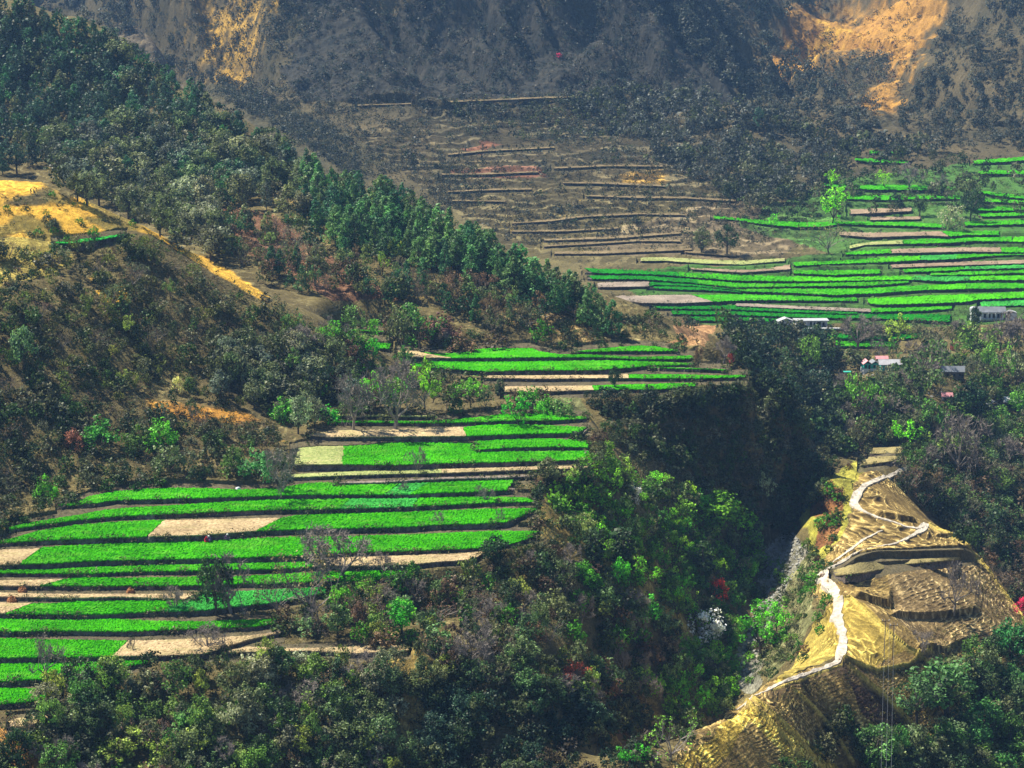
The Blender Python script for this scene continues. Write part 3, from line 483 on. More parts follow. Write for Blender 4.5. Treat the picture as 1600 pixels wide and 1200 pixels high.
ledge([(1385, 962), (1440, 968), (1480, 966), (1540, 956)], .9, 7)
ledge([(1308, 893), (1340, 877), (1370, 868), (1420, 868), (1530, 866)], 1.0, 6)
ledge([(1430, 1015), (1480, 1018), (1520, 1000)], .8, 5)
ledge([(1365, 806), (1400, 812), (1436, 818)], .9, 5)
ledge([(1460, 838), (1500, 842)], .5, 4)
ledge([(1060, 418), (1120, 424), (1230, 420)], .9, 6)
clk('relief')

# ------------------------------------------------------------------ materials
def new_mat(name):
    mt = bpy.data.materials.new(name); mt.use_nodes = True
    n = mt.node_tree.nodes; l = mt.node_tree.links; bs = n['Principled BSDF']
    return mt, n, l, bs
def noise(n, l, scale, det=4, vec=None, rough=.55):
    t_ = n.new('ShaderNodeTexNoise'); t_.inputs['Scale'].default_value = scale; t_.inputs['Detail'].default_value = det; t_.inputs['Roughness'].default_value = rough
    if vec: l.new(vec, t_.inputs['Vector'])
    return t_
def mathn(n, l, op, a, b_=None):
    m_ = n.new('ShaderNodeMath'); m_.operation = op
    for i, v in enumerate((a, b_)):
        if v is None: continue
        if isinstance(v, (int, float)): m_.inputs[i].default_value = v
        else: l.new(v, m_.inputs[i])
    return m_.outputs[0]
def mixc(n, l, f, a, b_, mode='MIX'):
    m_ = n.new('ShaderNodeMix'); m_.data_type = 'RGBA'; m_.blend_type = mode
    for i, v in ((0, f), (6, a), (7, b_)):
        if isinstance(v, (int, float)): m_.inputs[i].default_value = v
        elif isinstance(v, tuple): m_.inputs[i].default_value = v
        else: l.new(v, m_.inputs[i])
    return m_.outputs[2]
def ground_mat():
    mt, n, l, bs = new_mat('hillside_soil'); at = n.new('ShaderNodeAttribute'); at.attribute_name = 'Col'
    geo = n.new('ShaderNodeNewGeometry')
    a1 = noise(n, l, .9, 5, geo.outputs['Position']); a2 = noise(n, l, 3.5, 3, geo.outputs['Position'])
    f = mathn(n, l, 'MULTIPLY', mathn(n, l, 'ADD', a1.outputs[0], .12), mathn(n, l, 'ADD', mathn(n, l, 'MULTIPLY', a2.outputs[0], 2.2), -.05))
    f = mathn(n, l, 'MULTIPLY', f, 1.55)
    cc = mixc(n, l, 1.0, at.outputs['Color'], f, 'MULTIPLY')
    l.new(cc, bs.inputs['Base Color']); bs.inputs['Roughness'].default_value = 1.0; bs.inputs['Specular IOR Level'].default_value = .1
    bp = n.new('ShaderNodeBump'); bp.inputs['Strength'].default_value = .6; bp.inputs['Distance'].default_value = .22
    l.new(a1.outputs[0], bp.inputs['Height']); l.new(bp.outputs[0], bs.inputs['Normal'])
    return mt
def crop_mat(name, c1, c2, spec=.02, bump=.35, sc1=1.6, patch=None):
    mt, n, l, bs = new_mat(name); geo = n.new('ShaderNodeNewGeometry')
    a1 = noise(n, l, sc1, 4, geo.outputs['Position'], .7); a2 = noise(n, l, .12, 3, geo.outputs['Position'])
    r = n.new('ShaderNodeValToRGB'); r.color_ramp.elements[0].position = .33; r.color_ramp.elements[1].position = .62
    r.color_ramp.elements[0].color = (*c1, 1); r.color_ramp.elements[1].color = (*c2, 1)
    l.new(a1.outputs[0], r.inputs[0])
    v = mathn(n, l, 'ADD', mathn(n, l, 'MULTIPLY', a2.outputs[0], 1.3), .35)
    base = r.outputs[0]
    if patch:
        mp = n.new('ShaderNodeMapping'); mp.inputs['Scale'].default_value = (.45, 1.0, 1.0); l.new(geo.outputs['Position'], mp.inputs[0])
        a3 = noise(n, l, .32, 5, mp.outputs[0], .65); r3 = n.new('ShaderNodeValToRGB'); r3.color_ramp.elements[0].position = .52; r3.color_ramp.elements[1].position = .72; l.new(a3.outputs[0], r3.inputs[0])
        base = mixc(n, l, mathn(n, l, 'MULTIPLY', r3.outputs[0], .75), base, (*patch, 1))
    l.new(mixc(n, l, 1.0, base, v, 'MULTIPLY'), bs.inputs['Base Color'])
    bs.inputs['Roughness'].default_value = .9; bs.inputs['Specular IOR Level'].default_value = spec
    bp = n.new('ShaderNodeBump'); bp.inputs['Strength'].default_value = bump; bp.inputs['Distance'].default_value = .3
    l.new(a1.outputs[0], bp.inputs['Height']); l.new(bp.outputs[0], bs.inputs['Normal'])
    return mt
def leaf_mat(name, use_attr=False, trans=.28):
    mt, n, l, bs = new_mat(name)
    tn = n.new('ShaderNodeAttribute'); tn.attribute_name = 'tone'
    if use_attr:
        at = n.new('ShaderNodeAttribute'); at.attribute_name = 'Col'; base = at.outputs['Color']; rnd = tn.outputs['Fac']
        cc = mixc(n, l, 1.0, base, mathn(n, l, 'ADD', mathn(n, l, 'MULTIPLY', tn.outputs['Fac'], 1.6), .2), 'MULTIPLY')
    else:
        oi = n.new('ShaderNodeObjectInfo')
        hs = n.new('ShaderNodeHueSaturation'); l.new(oi.outputs['Color'], hs.inputs['Color'])
        l.new(mathn(n, l, 'ADD', mathn(n, l, 'MULTIPLY', oi.outputs['Random'], .05), .475), hs.inputs['Hue'])
        l.new(mathn(n, l, 'ADD', mathn(n, l, 'MULTIPLY', tn.outputs['Fac'], 1.75), .12), hs.inputs['Value'])
        cc = hs.outputs[0]
    l.new(cc, bs.inputs['Base Color']); bs.inputs['Roughness'].default_value = .5; bs.inputs['Specular IOR Level'].default_value = .18
    tr = n.new('ShaderNodeBsdfTranslucent'); l.new(mixc(n, l, 1.0, cc, (1.15, 1.2, .75, 1), 'MULTIPLY'), tr.inputs['Color'])
    mx = n.new('ShaderNodeMixShader'); mx.inputs[0].default_value = trans
    l.new(bs.outputs[0], mx.inputs[1]); l.new(tr.outputs[0], mx.inputs[2]); l.new(mx.outputs[0], n['Material Output'].inputs['Surface'])
    return mt
def plain(name, c, rough=.85, var=.35, scale=1.2, spec=.2):
    mt, n, l, bs = new_mat(name); geo = n.new('ShaderNodeNewGeometry'); a1 = noise(n, l, scale, 4, geo.outputs['Position'])
    v = mathn(n, l, 'ADD', mathn(n, l, 'MULTIPLY', a1.outputs[0], var * 2), 1 - var)
    l.new(mixc(n, l, 1.0, (*c, 1), v, 'MULTIPLY'), bs.inputs['Base Color'])
    bs.inputs['Roughness'].default_value = rough; bs.inputs['Specular IOR Level'].default_value = spec
    return mt
M_GROUND = ground_mat()
M_CROP = {
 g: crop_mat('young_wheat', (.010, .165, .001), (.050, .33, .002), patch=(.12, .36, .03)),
 b: crop_mat('lush_wheat', (.03, .26, .001), (.08, .42, .003)),
 m: crop_mat('dull_wheat', (.022, .20, .025), (.05, .34, .05)),
 p: crop_mat('sparse_wheat', (.14, .20, .06), (.34, .36, .14), patch=(.40, .32, .18)),
 t: crop_mat('stubble', (.22, .155, .085), (.48, .37, .21), patch=(.26, .25, .10)),
 y: crop_mat('bare_tilled_soil', (.16, .13, .11), (.30, .25, .20)),
 d: crop_mat('shaded_wheat', (.006, .10, .006), (.012, .20, .008)),  # darker copy of the wheat, shade put into its base colour
 'dryf': crop_mat('dry_far_grass', (.095, .078, .042), (.23, .175, .10)),
 'tf': crop_mat('far_stubble', (.17, .125, .085), (.30, .225, .155)),
 'dry': crop_mat('dry_pasture', (.15, .13, .06), (.30, .25, .11)),
 'g2': crop_mat('spur_wheat', (.01, .20, .02), (.03, .36, .04)),
}
M_BANK = crop_mat('terrace_earth', (.075, .062, .058), (.20, .165, .14), .05, .9, 1.1)
M_LEAF = leaf_mat('leaves'); M_LEAF2 = leaf_mat('scrub_leaves', True)
M_NEEDLE = leaf_mat('needles', False, .28)
M_BARK = plain('bark', (.075, .060, .050), .95, .4, 3.0)
M_BARKP = plain('pale_bark', (.22, .19, .165), .95, .4, 3.0)
M_PATH = crop_mat('trodden_path', (.26, .23, .185), (.56, .51, .43), .1, .5, .8)
M_STONE = plain('river_stone', (.27, .27, .25), .9, .5, .5)
M_WHITE = plain('whitewash', (.66, .68, .70), .9, .25, .6)
M_PLAST = plain('grey_plaster', (.36, .38, .40), .9, .25, .6)
M_TEAL = plain('teal_paint', (.04, .36, .30), .7, .3, .5)
M_SLATE = plain('slate_roof', (.20, .22, .25), .8, .5, .6)
M_PINK = plain('faded_red_sheet', (.72, .32, .34), .6, .3, .6)
M_ZINC = plain('weathered_sheet_roof', (.52, .52, .54), .6, .4, .7)
M_DARK = plain('dark_opening', (.018, .020, .026), .6, .2)
M_MUD = plain('stone_masonry', (.17, .13, .095), .95, .5, .8)
M_WOOD = plain('timber', (.10, .07, .05), .9, .4, 2)
M_HAY = plain('dry_hay', (.27, .12, .05), 1.0, .5, 2)
M_CLOTH = plain('salmon_cloth', (.85, .27, .20), .9, .2)

# ------------------------------------------------------------------ ground object
def build_ground():
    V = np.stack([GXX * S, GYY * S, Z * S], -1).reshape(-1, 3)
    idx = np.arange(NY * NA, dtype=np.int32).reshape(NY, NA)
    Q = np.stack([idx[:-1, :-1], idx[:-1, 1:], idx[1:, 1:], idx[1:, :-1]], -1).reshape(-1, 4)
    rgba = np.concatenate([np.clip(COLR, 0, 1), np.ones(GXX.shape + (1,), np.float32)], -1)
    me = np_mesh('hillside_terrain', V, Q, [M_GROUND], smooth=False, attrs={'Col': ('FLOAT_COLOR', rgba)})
    tag(link('hillside_terrain', me), 'brown and golden hillsides of the valley with scrubby slopes and cattle tracks', None, None, 'structure')
build_ground()
clk('ground mesh')

# ------------------------------------------------------------------ terraces: each an Empty > bank, plots
WHERE = {'lower': 'the lower left bench', 'middle': 'the middle bench', 'far': 'the far valley side', 'ridge': 'the footpath ridge', 'brown': 'the brown far hillside'}
ORD = ['', 'first', 'second', 'third', 'fourth', 'fifth', 'sixth', 'seventh', 'eighth', 'ninth', 'tenth', 'eleventh', 'twelfth', 'thirteenth', 'fourteenth', 'fifteenth', 'sixteenth', 'seventeenth', 'eighteenth', 'nineteenth', 'twentieth', 'twenty-first']
PN = {g: 'wheat_plot', b: 'wheat_plot', m: 'wheat_plot', d: 'wheat_plot', 'g2': 'wheat_plot', p: 'sparse_wheat_plot', t: 'stubble_plot', y: 'bare_soil_plot', 'dry': 'pasture_plot', 'dryf': 'dry_grass_plot'}
PW = {g: 'green wheat', b: 'bright green wheat', m: 'dull green wheat', d: 'dark green wheat', 'g2': 'green wheat', p: 'pale sparse wheat', t: 'tan stubble', y: 'grey bare soil', 'dry': 'dry pasture grass', 'dryf': 'thin dry grass'}
def build_row(q):
    far_ = q['band'] in ('far', 'brown')
    bank_h = .7 if q['band'] == 'brown' else 1.25 if far_ else 1.05
    xs = np.arange(q['x0'], q['x1'] + 1.0, 1.6); zz = q['zf'](xs) - .10
    lip = ip(q['B'], xs) + (vnoise(xs / 6, xs * 0, 5) - .5) * (.9 if far_ else 1.8)
    P0 = unproj(xs, lip, zz)
    org = P0[len(P0) // 2].copy(); org[2] -= bank_h
    root = bpy.data.objects.new('crop_terrace', None); COL.objects.link(root); root.location = org * S
    root.empty_display_size = 2
    # bank: rough earth face below the lip, battered forward
    nl = 6; Vs = []
    for k in range(nl):
        f_ = k / (nl - 1); n_ = fbm(xs / 4 + k * 3.1, xs * 0 + k * 1.7, 2, 31) - .5
        Q_ = P0.copy(); Q_[:, 1] -= f_ * .35 + n_ * .45 * (0 < k) + .05; Q_[:, 2] -= f_ * bank_h + .02 + .12 * (vnoise(xs / 3 + 9, xs * 0 + k, 8) - .5) * (k < nl - 1)
        Vs.append(Q_)
    B1 = P0.copy(); B1[:, 1] += .9; B1[:, 2] -= .04; Vs.insert(0, B1)
    V = np.stack(Vs, 0); nx = len(xs); idx = np.arange(len(Vs) * nx).reshape(len(Vs), nx)
    Qd = np.stack([idx[1:, :-1], idx[1:, 1:], idx[:-1, 1:], idx[:-1, :-1]], -1).reshape(-1, 4)
    link('earth_bank', np_mesh('earth_bank', (V.reshape(-1, 3) - org) * S, Qd, [M_BANK]), root)
    for (ty, lt, lb, rt, rb) in q['plots']:
        n1 = max(4, int(max(rt - lt, rb - lb) / (2.2 if far_ else 1.7))); hmax = np.max(ip(q['B'], np.linspace(lb, rb, 9)) - ip(q['T'], np.linspace(lt, rt, 9)))
        n2 = max(4, int(hmax / 1.1) + 2)
        uu, vv = np.meshgrid(np.linspace(0, 1, n1 + 1), np.linspace(0, 1, n2 + 1))
        px = (lt + (rt - lt) * uu) * (1 - vv) + (lb + (rb - lb) * uu) * vv
        wob = (vnoise(vv * 9 + 3, vv * 0 + lt, 4) - .5) * 3.5 * (1 - np.abs(2 * uu - 1)) ** 0
        px = px + wob
        tt, bb = ip(q['T'], px) + (.9 if not far_ else -1.7 if q['band'] == 'far' else .2 + 1.2 * (vnoise(px / 17, px * 0 + q['k'], 12) - .5)), ip(q['B'], px) + (0 if not far_ else .6 if q['band'] == 'far' else .2)
        py = tt + (bb - tt) * vv; zz = q['zf'](px)
        P = unproj(px, py, zz)
        green = ty in (g, b, m, d, 'g2')
        hgt = .02
        tall = (.5 if not far_ else .8)
        P[..., 2] += hgt + (RNG.random(uu.shape) - .5) * ((.30 if green else .12) * tall)
        P[..., 1] += (RNG.random(uu.shape) - .5) * .1
        edge = [P[0] + np.array([0, .12, -.25]), *P, P[-1] - np.array([0, .03, hgt + .1])]
        P = np.stack(edge, 0); idx = np.arange(P.shape[0] * P.shape[1]).reshape(P.shape[:2])
        Qd = np.stack([idx[1:, :-1], idx[1:, 1:], idx[:-1, 1:], idx[:-1, :-1]], -1).reshape(-1, 4)
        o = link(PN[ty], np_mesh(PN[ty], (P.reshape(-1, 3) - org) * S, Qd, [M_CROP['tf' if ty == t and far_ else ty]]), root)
    kinds = []
    for pl in q['plots']:
        if PW[pl[0]] not in kinds: kinds.append(PW[pl[0]])
    what = ' and '.join(kinds[:2])
    nfront = q['n'] - q['k']
    if q['band'] == 'ridge': lab = ['dry grass terrace between dark banks on the footpath ridge', 'small dry terrace at the head of the footpath ridge, upper one', 'small dry terrace just above where the footpath enters', 'narrow green strip below the golden grass of the left spur'][q['k']]
    else:
        nn = ORD[nfront] if nfront <= q['n'] // 2 else ORD[q['k'] + 1]
        side_ = 'up from the front' if nfront <= q['n'] // 2 else 'down from the top'
        lab = '%s terrace, %s %s of %s' % (what, nn, side_, WHERE[q['band']])
        if len(lab.split()) > 16: what = kinds[0]; lab = '%s, %s %s of %s' % (what, nn, side_, WHERE[q['band']])
    tag(root, lab, 'terrace field', 'terraced plots of ' + WHERE[q['band']])
for q in ROWS: build_row(q)
clk('terraces')

# ------------------------------------------------------------------ footpath
def ribbon(name, pts, label, mat, lift=.10):
    pts = np.array(pts, float); dist = np.r_[0, np.cumsum(np.hypot(*np.diff(pts[:, :2], axis=0).T))]
    tq = np.arange(0, dist[-1], 2.0); X = np.interp(tq, dist, pts[:, 0]); Yp = np.interp(tq, dist, pts[:, 1]); Wd = np.interp(tq, dist, pts[:, 2])
    P = march(ZB, X, Yp)
    for _ in range(3): P[1:-1] = (P[:-2] + P[1:-1] * 2 + P[2:]) / 4
    tang = np.gradient(P[:, :2], axis=0); tang /= np.linalg.norm(tang, axis=1)[:, None] + 1e-9
    nrm = np.stack([-tang[:, 1], tang[:, 0]], 1)
    hw = Wd * .84 / 2 * P[:, 1] / F / .95 * (1 + .7 * (vnoise(tq / 6, tq * 0, 3) - .5))
    rows = []
    for f_ in (-1.25, -1, -.5, 0, .5, 1, 1.25):
        xy = P[:, :2] + nrm * (hw * f_)[:, None]
        zc = surf(Z, P[:, 0], P[:, 1]); z = surf(Z, xy[:, 0], xy[:, 1])
        z = np.maximum(z * .4 + P[:, 2] * .6, z) + lift if abs(f_) <= 1 else z - .5
        rows.append(np.c_[xy, z + (RNG.random(len(z)) - .5) * .05])
    V = np.stack(rows, 0); n = V.shape[1]; idx = np.arange(V.shape[0] * n).reshape(V.shape[0], n)
    Qd = np.stack([idx[:-1, :-1], idx[:-1, 1:], idx[1:, 1:], idx[1:, :-1]], -1).reshape(-1, 4)
    tag(link(name, np_mesh(name, V.reshape(-1, 3) * S, Qd, [mat])), label, None, None, 'structure')
ribbon('footpath', [(1424, 732, 4), (1400, 742, 6), (1375, 748, 8), (1352, 758, 12), (1340, 772, 13), (1333, 786, 12), (1345, 797, 8), (1370, 808, 6), (1395, 815, 5), (1416, 823, 6), (1436, 826, 10), (1447, 817, 8), (1446, 826, 9), (1432, 833, 8), (1405, 848, 6), (1360, 858, 6), (1330, 870, 8), (1300, 884, 12), (1282, 897, 22), (1290, 908, 18),
        (1304, 925, 16), (1311, 945, 18), (1306, 962, 20), (1314, 980, 17), (1318, 1000, 16), (1314, 1020, 15), (1310, 1034, 12), (1290, 1044, 8), (1250, 1057, 8), (1215, 1070, 7), (1180, 1090, 6), (1150, 1110, 5)], 'pale dusty footpath winding along the crest of the right hand ridge', M_PATH)
ribbon('side_path', [(1300, 880, 5), (1330, 858, 6), (1350, 843, 5), (1380, 828, 3)], 'short pale side path climbing beside the main footpath bend', M_PATH)
clk('path')
# ------------------------------------------------------------------ plant shapes (unit height, base at the origin)
def quads(Cn, Nn, size, rng, stretch=1.0):
    """leaf quads at centres Cn with normals Nn"""
    n = len(Cn); r = rng.normal(size=(n, 3)); t1 = np.cross(Nn, r); t1 /= np.linalg.norm(t1, axis=1)[:, None] + 1e-9
    t2 = np.cross(Nn, t1); t2 /= np.linalg.norm(t2, axis=1)[:, None] + 1e-9
    s = (size * rng.uniform(.6, 1.35, n))[:, None] if np.isscalar(size) else (size * rng.uniform(.6, 1.35, n))[:, None]
    a, b_ = t1 * s * stretch, t2 * s / stretch
    V = np.stack([Cn - a - b_ * .5, Cn + a * .2 - b_, Cn + a + b_ * .5, Cn - a * .2 + b_], 1).reshape(-1, 3)
    return V, np.arange(n * 4).reshape(n, 4)
def unit(v): return v / (np.linalg.norm(v, axis=-1, keepdims=True) + 1e-9)
def clusters(cen, rad, per, size, rng, up=.25, stretch=1.0, flat=1.0):
    """leaf clumps: cen (k,3), rad (k,), per leaves each -> V, Q, tone"""
    k = len(cen); d = unit(rng.normal(size=(k, per, 3))); rr = rng.uniform(.45, 1.05, (k, per, 1)) * rad[:, None, None]
    off = d * rr; off[..., 2] *= flat
    c = (cen[:, None] + off).reshape(-1, 3)
    nrm = unit(d * .8 + rng.normal(size=d.shape) * .55 + np.array([0, 0, up])).reshape(-1, 3)
    V, Q = quads(c, nrm, size, rng, stretch)
    tk = rng.uniform(.1, .9, k); tn = np.clip(np.repeat(tk, per) + rng.normal(size=k * per) * .16, 0, 1)
    return V, Q, np.repeat(tn, 4)
def tube(p0, p1, r0, r1, n=5):
    p0, p1 = np.asarray(p0, float), np.asarray(p1, float); ax = unit(p1 - p0); h = np.array([0, 0, 1.]) if abs(ax[2]) < .9 else np.array([1., 0, 0])
    u = unit(np.cross(ax, h)); v = np.cross(ax, u); an = np.arange(n) * 2 * np.pi / n
    ring = np.cos(an)[:, None] * u + np.sin(an)[:, None] * v
    V = np.r_[p0 + ring * r0, p1 + ring * r1]; i = np.arange(n); j = (i + 1) % n
    return V, np.stack([i, j, j + n, i + n], 1)
def merge(parts):
    V, Q, o = [], [], 0
    for v, q in parts: V.append(v); Q.append(q + o); o += len(v)
    return np.concatenate(V), np.concatenate(Q)
def limbs(rng, h0=.3, depth=4, r=.022, spread=.55, length=.3, n0=5, lean=.06):
    """branching skeleton -> list of tubes, list of tips"""
    segs, tips = [], []
    top = np.array([rng.normal() * lean, rng.normal() * lean, h0]); segs.append((np.zeros(3) - [0, 0, .04], top, r * 1.5, r))
    def grow(p, dr, L, rad, dep):
        nseg = 2
        for s_ in range(nseg):
            q = p + dr * L / nseg; segs.append((p, q, rad, rad * .78)); p = q; rad *= .78; dr = unit(dr + rng.normal(size=3) * .16 + [0, 0, .05])
        if dep == 0: tips.append(p); return
        for k in range(rng.integers(2, 4)):
            d2 = unit(dr + rng.normal(size=3) * spread + [0, 0, .12]); grow(p, d2, L * rng.uniform(.6, .82), rad * .8, dep - 1)
        if dep <= 2: tips.append(p)
    for k in range(n0):
        an = k * 2 * np.pi / n0 + rng.uniform(-.4, .4); el = rng.uniform(.5, 1.25)
        grow(top * rng.uniform(.65, 1.0), np.array([math.cos(an) * math.cos(el), math.sin(an) * math.cos(el), math.sin(el)]), length * rng.uniform(.7, 1.1), r * .75, depth - 1)
    return segs, np.array(tips)
def norm_h(V, *more):
    h = max(v[:, 2].max() for v in (V,) + more); return [v / h for v in (V,) + more]
def sp_pine(rng):
    crown, R = [], rng.uniform(.25, .32); cen, rad = [], []
    lv = 17
    for i in range(lv):
        z = .14 + .84 * i / (lv - 1); rr = R * (1 - ((z - .14) / .90) ** 1.7) ** .8 * rng.uniform(.75, 1.15)
        n = max(1, int(2 + 6 * rr / R))
        for k in range(n):
            an = rng.uniform(0, 2 * np.pi); q = rr * rng.uniform(.55, 1.0)
            cen.append([math.cos(an) * q, math.sin(an) * q, z + q * .18]); rad.append(.035 + .045 * rr / R)
    cen, rad = np.array(cen), np.array(rad)
    c = clusters(cen, rad, 16, .020, rng, .5, 1.5)
    seg = [tube([0, 0, -.04], [0, 0, .55], .020, .012), tube([0, 0, .55], [0, 0, .97], .012, .003)]
    for k in range(0, len(cen), 3): seg.append(tube([0, 0, cen[k][2] - .06], cen[k], .006, .002, 3))
    return merge(seg), c
def sp_oak(rng, k=34, wide=.36, low=.22):
    cen = unit(rng.normal(size=(k, 3))) * rng.uniform(.45, 1.0, (k, 1)) ** .6
    sx, sy = rng.uniform(.8, 1.2, 2); cen = cen * [wide * sx, wide * sy, .36] + [rng.normal() * .03, rng.normal() * .03, .60]
    cen[:, 2] = np.maximum(cen[:, 2], low); cen[:, :2] *= (1 - .35 * np.clip((cen[:, 2:3] - .65) / .35, 0, 1))
    c = clusters(cen, rng.uniform(.085, .15, k), 38, .0225, rng)
    seg = [tube([0, 0, -.06], [.01, 0, .40], .035, .024)]
    for q in range(0, k, 3): seg.append(tube([.01, 0, rng.uniform(.22, .40)], cen[q], .014, .004, 4))
    return merge(seg), c
def sp_bush(rng, k=30):
    d = unit(rng.normal(size=(k, 3))); d[:, 2] = np.abs(d[:, 2]); cen = d * rng.uniform(.4, .95, (k, 1)) ** .6 * [.52 * rng.uniform(.8, 1.2), .52, .80]
    cen[:, 2] = cen[:, 2] * .95 + .06
    c = clusters(cen, rng.uniform(.10, .19, k), 34, .030, rng, .4)
    seg = [tube([rng.normal() * .05, rng.normal() * .05, -.08], cen[q], .016, .005, 4) for q in range(0, k, 4)]
    return merge(seg), c
def sp_spring(rng):
    segs, tips = limbs(rng, .22, 3, .020, .55, .34, 6)
    tips = tips[rng.permutation(len(tips))[:64]]
    c = clusters(tips, rng.uniform(.05, .10, len(tips)), 14, .022, rng, .3)
    return merge([tube(*s_, n=4) for s_ in segs]), c
def sp_twiggy(rng):
    segs, tips = limbs(rng, .12, 4, .018, .5, .32, 8)
    c = clusters(tips[::2], rng.uniform(.03, .06, len(tips[::2])), 5, .013, rng, .3)
    return merge([tube(*s_, n=3) for s_ in segs]), c
def sp_bare(rng):
    segs, tips = limbs(rng, .24, 4, .030, .5, .30, 6)
    tw = [(t_ - np.array([0, 0, 0]), t_ + unit(rng.normal(size=3) + [0, 0, .5]) * rng.uniform(.06, .14), .006, .003) for t_ in tips for _ in range(7)]
    V, Q = merge([tube(*s_, n=4) for s_ in segs]); V2, Q2 = merge([tube(*s_, n=3) for s_ in tw])
    return (V, Q), (V2, Q2, np.full(len(V2), .5))
def sp_column(rng, k=46):
    an = rng.uniform(0, 2 * np.pi, k); z = rng.uniform(.06, .96, k); r = .13 * np.sqrt(np.clip(1 - ((z - .5) / .56) ** 4, .05, 1)) * rng.uniform(.6, 1.1, k)
    cen = np.stack([np.cos(an) * r, np.sin(an) * r, z], 1)
    c = clusters(cen, rng.uniform(.05, .09, k), 22, .024, rng)
    return tube([0, 0, -.05], [0, 0, .9], .03, .008), c
def sp_flower(rng, k=24):
    (V, Q), c = sp_bush(rng, k)
    return (V, Q), c
SPEC = {'pine_tree': (sp_pine, 5), 'oak_tree': (sp_oak, 6), 'shrub': (sp_bush, 6), 'leafy_tree': (sp_spring, 5), 'twiggy_tree': (sp_twiggy, 4), 'bare_tree': (sp_bare, 4), 'ivy_clad_tree': (sp_column, 3), 'flowering_shrub': (sp_flower, 2), 'round_tree': (lambda r: sp_oak(r, 60, .40, .12), 2)}
CROWN_NAME = {}
LIB = {}
for sp, (fn, nv) in SPEC.items():
    LIB[sp] = []
    for v in range(nv):
        (tv, tq), (cv, cq, tn) = fn(np.random.default_rng(100 + v * 7 + len(sp)))
        tv, cv = norm_h(tv, cv)
        lm = M_NEEDLE if sp == 'pine_tree' else M_LEAF
        if sp == 'bare_tree': lm = M_BARKP
        bm_ = M_BARKP if sp in ('bare_tree', 'twiggy_tree') else M_BARK
        mt = np_mesh('trunk', tv, tq, [bm_]); mc = np_mesh('crown', cv, cq, [lm], attrs={'tone': ('FLOAT', tn)})
        both = np_mesh(sp, np.r_[tv, cv], np.r_[tq, cq + len(tv)], [bm_, lm], np.r_[np.zeros(len(tq), int), np.ones(len(cq), int)], attrs={'tone': ('FLOAT', np.r_[np.full(len(tv), .5), tn])})
        LIB[sp].append((mt, mc, both, (cv, cq, tn)))
clk('plant library')
NPL = 0
def plant(sp, P, hpx, wr, color, label, group=None, parts=True, rng=RNG, var=None, zr=None):
    """one plant standing at P (layout units); hpx = its height in photo pixels, wr = width factor"""
    global NPL
    color = tuple(min(.75, c_ * 1.9) for c_ in color)
    v = LIB[sp][rng.integers(len(LIB[sp]))] if var is None else LIB[sp][var]
    depth = P[1] * ct - (P[2] - CAMZ) * st
    h = hpx * depth / F / .95 * S
    sc_ = (h * wr * rng.uniform(.9, 1.1), h * wr * rng.uniform(.9, 1.1), h)
    rz = rng.uniform(0, 2 * math.pi)
    if parts:
        r = bpy.data.objects.new(sp, None); COL.objects.link(r)
        a = link('trunk', v[0], r); c = link(CROWN_NAME.get(sp, 'crown'), v[1], r); c.color = (*color, 1)
    else:
        r = link(sp, v[2]); r.color = (*color, 1)
    r.location = (P[0] * S, P[1] * S, P[2] * S); r.rotation_euler = (0, 0, rz); r.scale = sc_
    tag(r, label, sp.split('_')[-1] if sp not in ('flowering_shrub',) else 'shrub', group)
    NPL += 1
    return r
fj = lambda P: (np.clip(np.searchsorted(Y_, P[:, 1]), 0, NY - 1), np.clip(np.searchsorted(A_, P[:, 0] / P[:, 1]), 0, NA - 1))
def in_field(P): j, i = fj(P); return field[j, i]

# colours of foliage
DK, BD, GG, GY, MD, BR, LT, YG, PN_, PL, BN, RB = (.022, .044, .016), (.024, .050, .032), (.070, .088, .036), (.115, .125, .074), (.045, .095, .018), (.060, .21, .012), (.12, .30, .015), (.17, .24, .03), (.028, .085, .032), (.16, .20, .11), (.10, .065, .04), (.16, .07, .04)
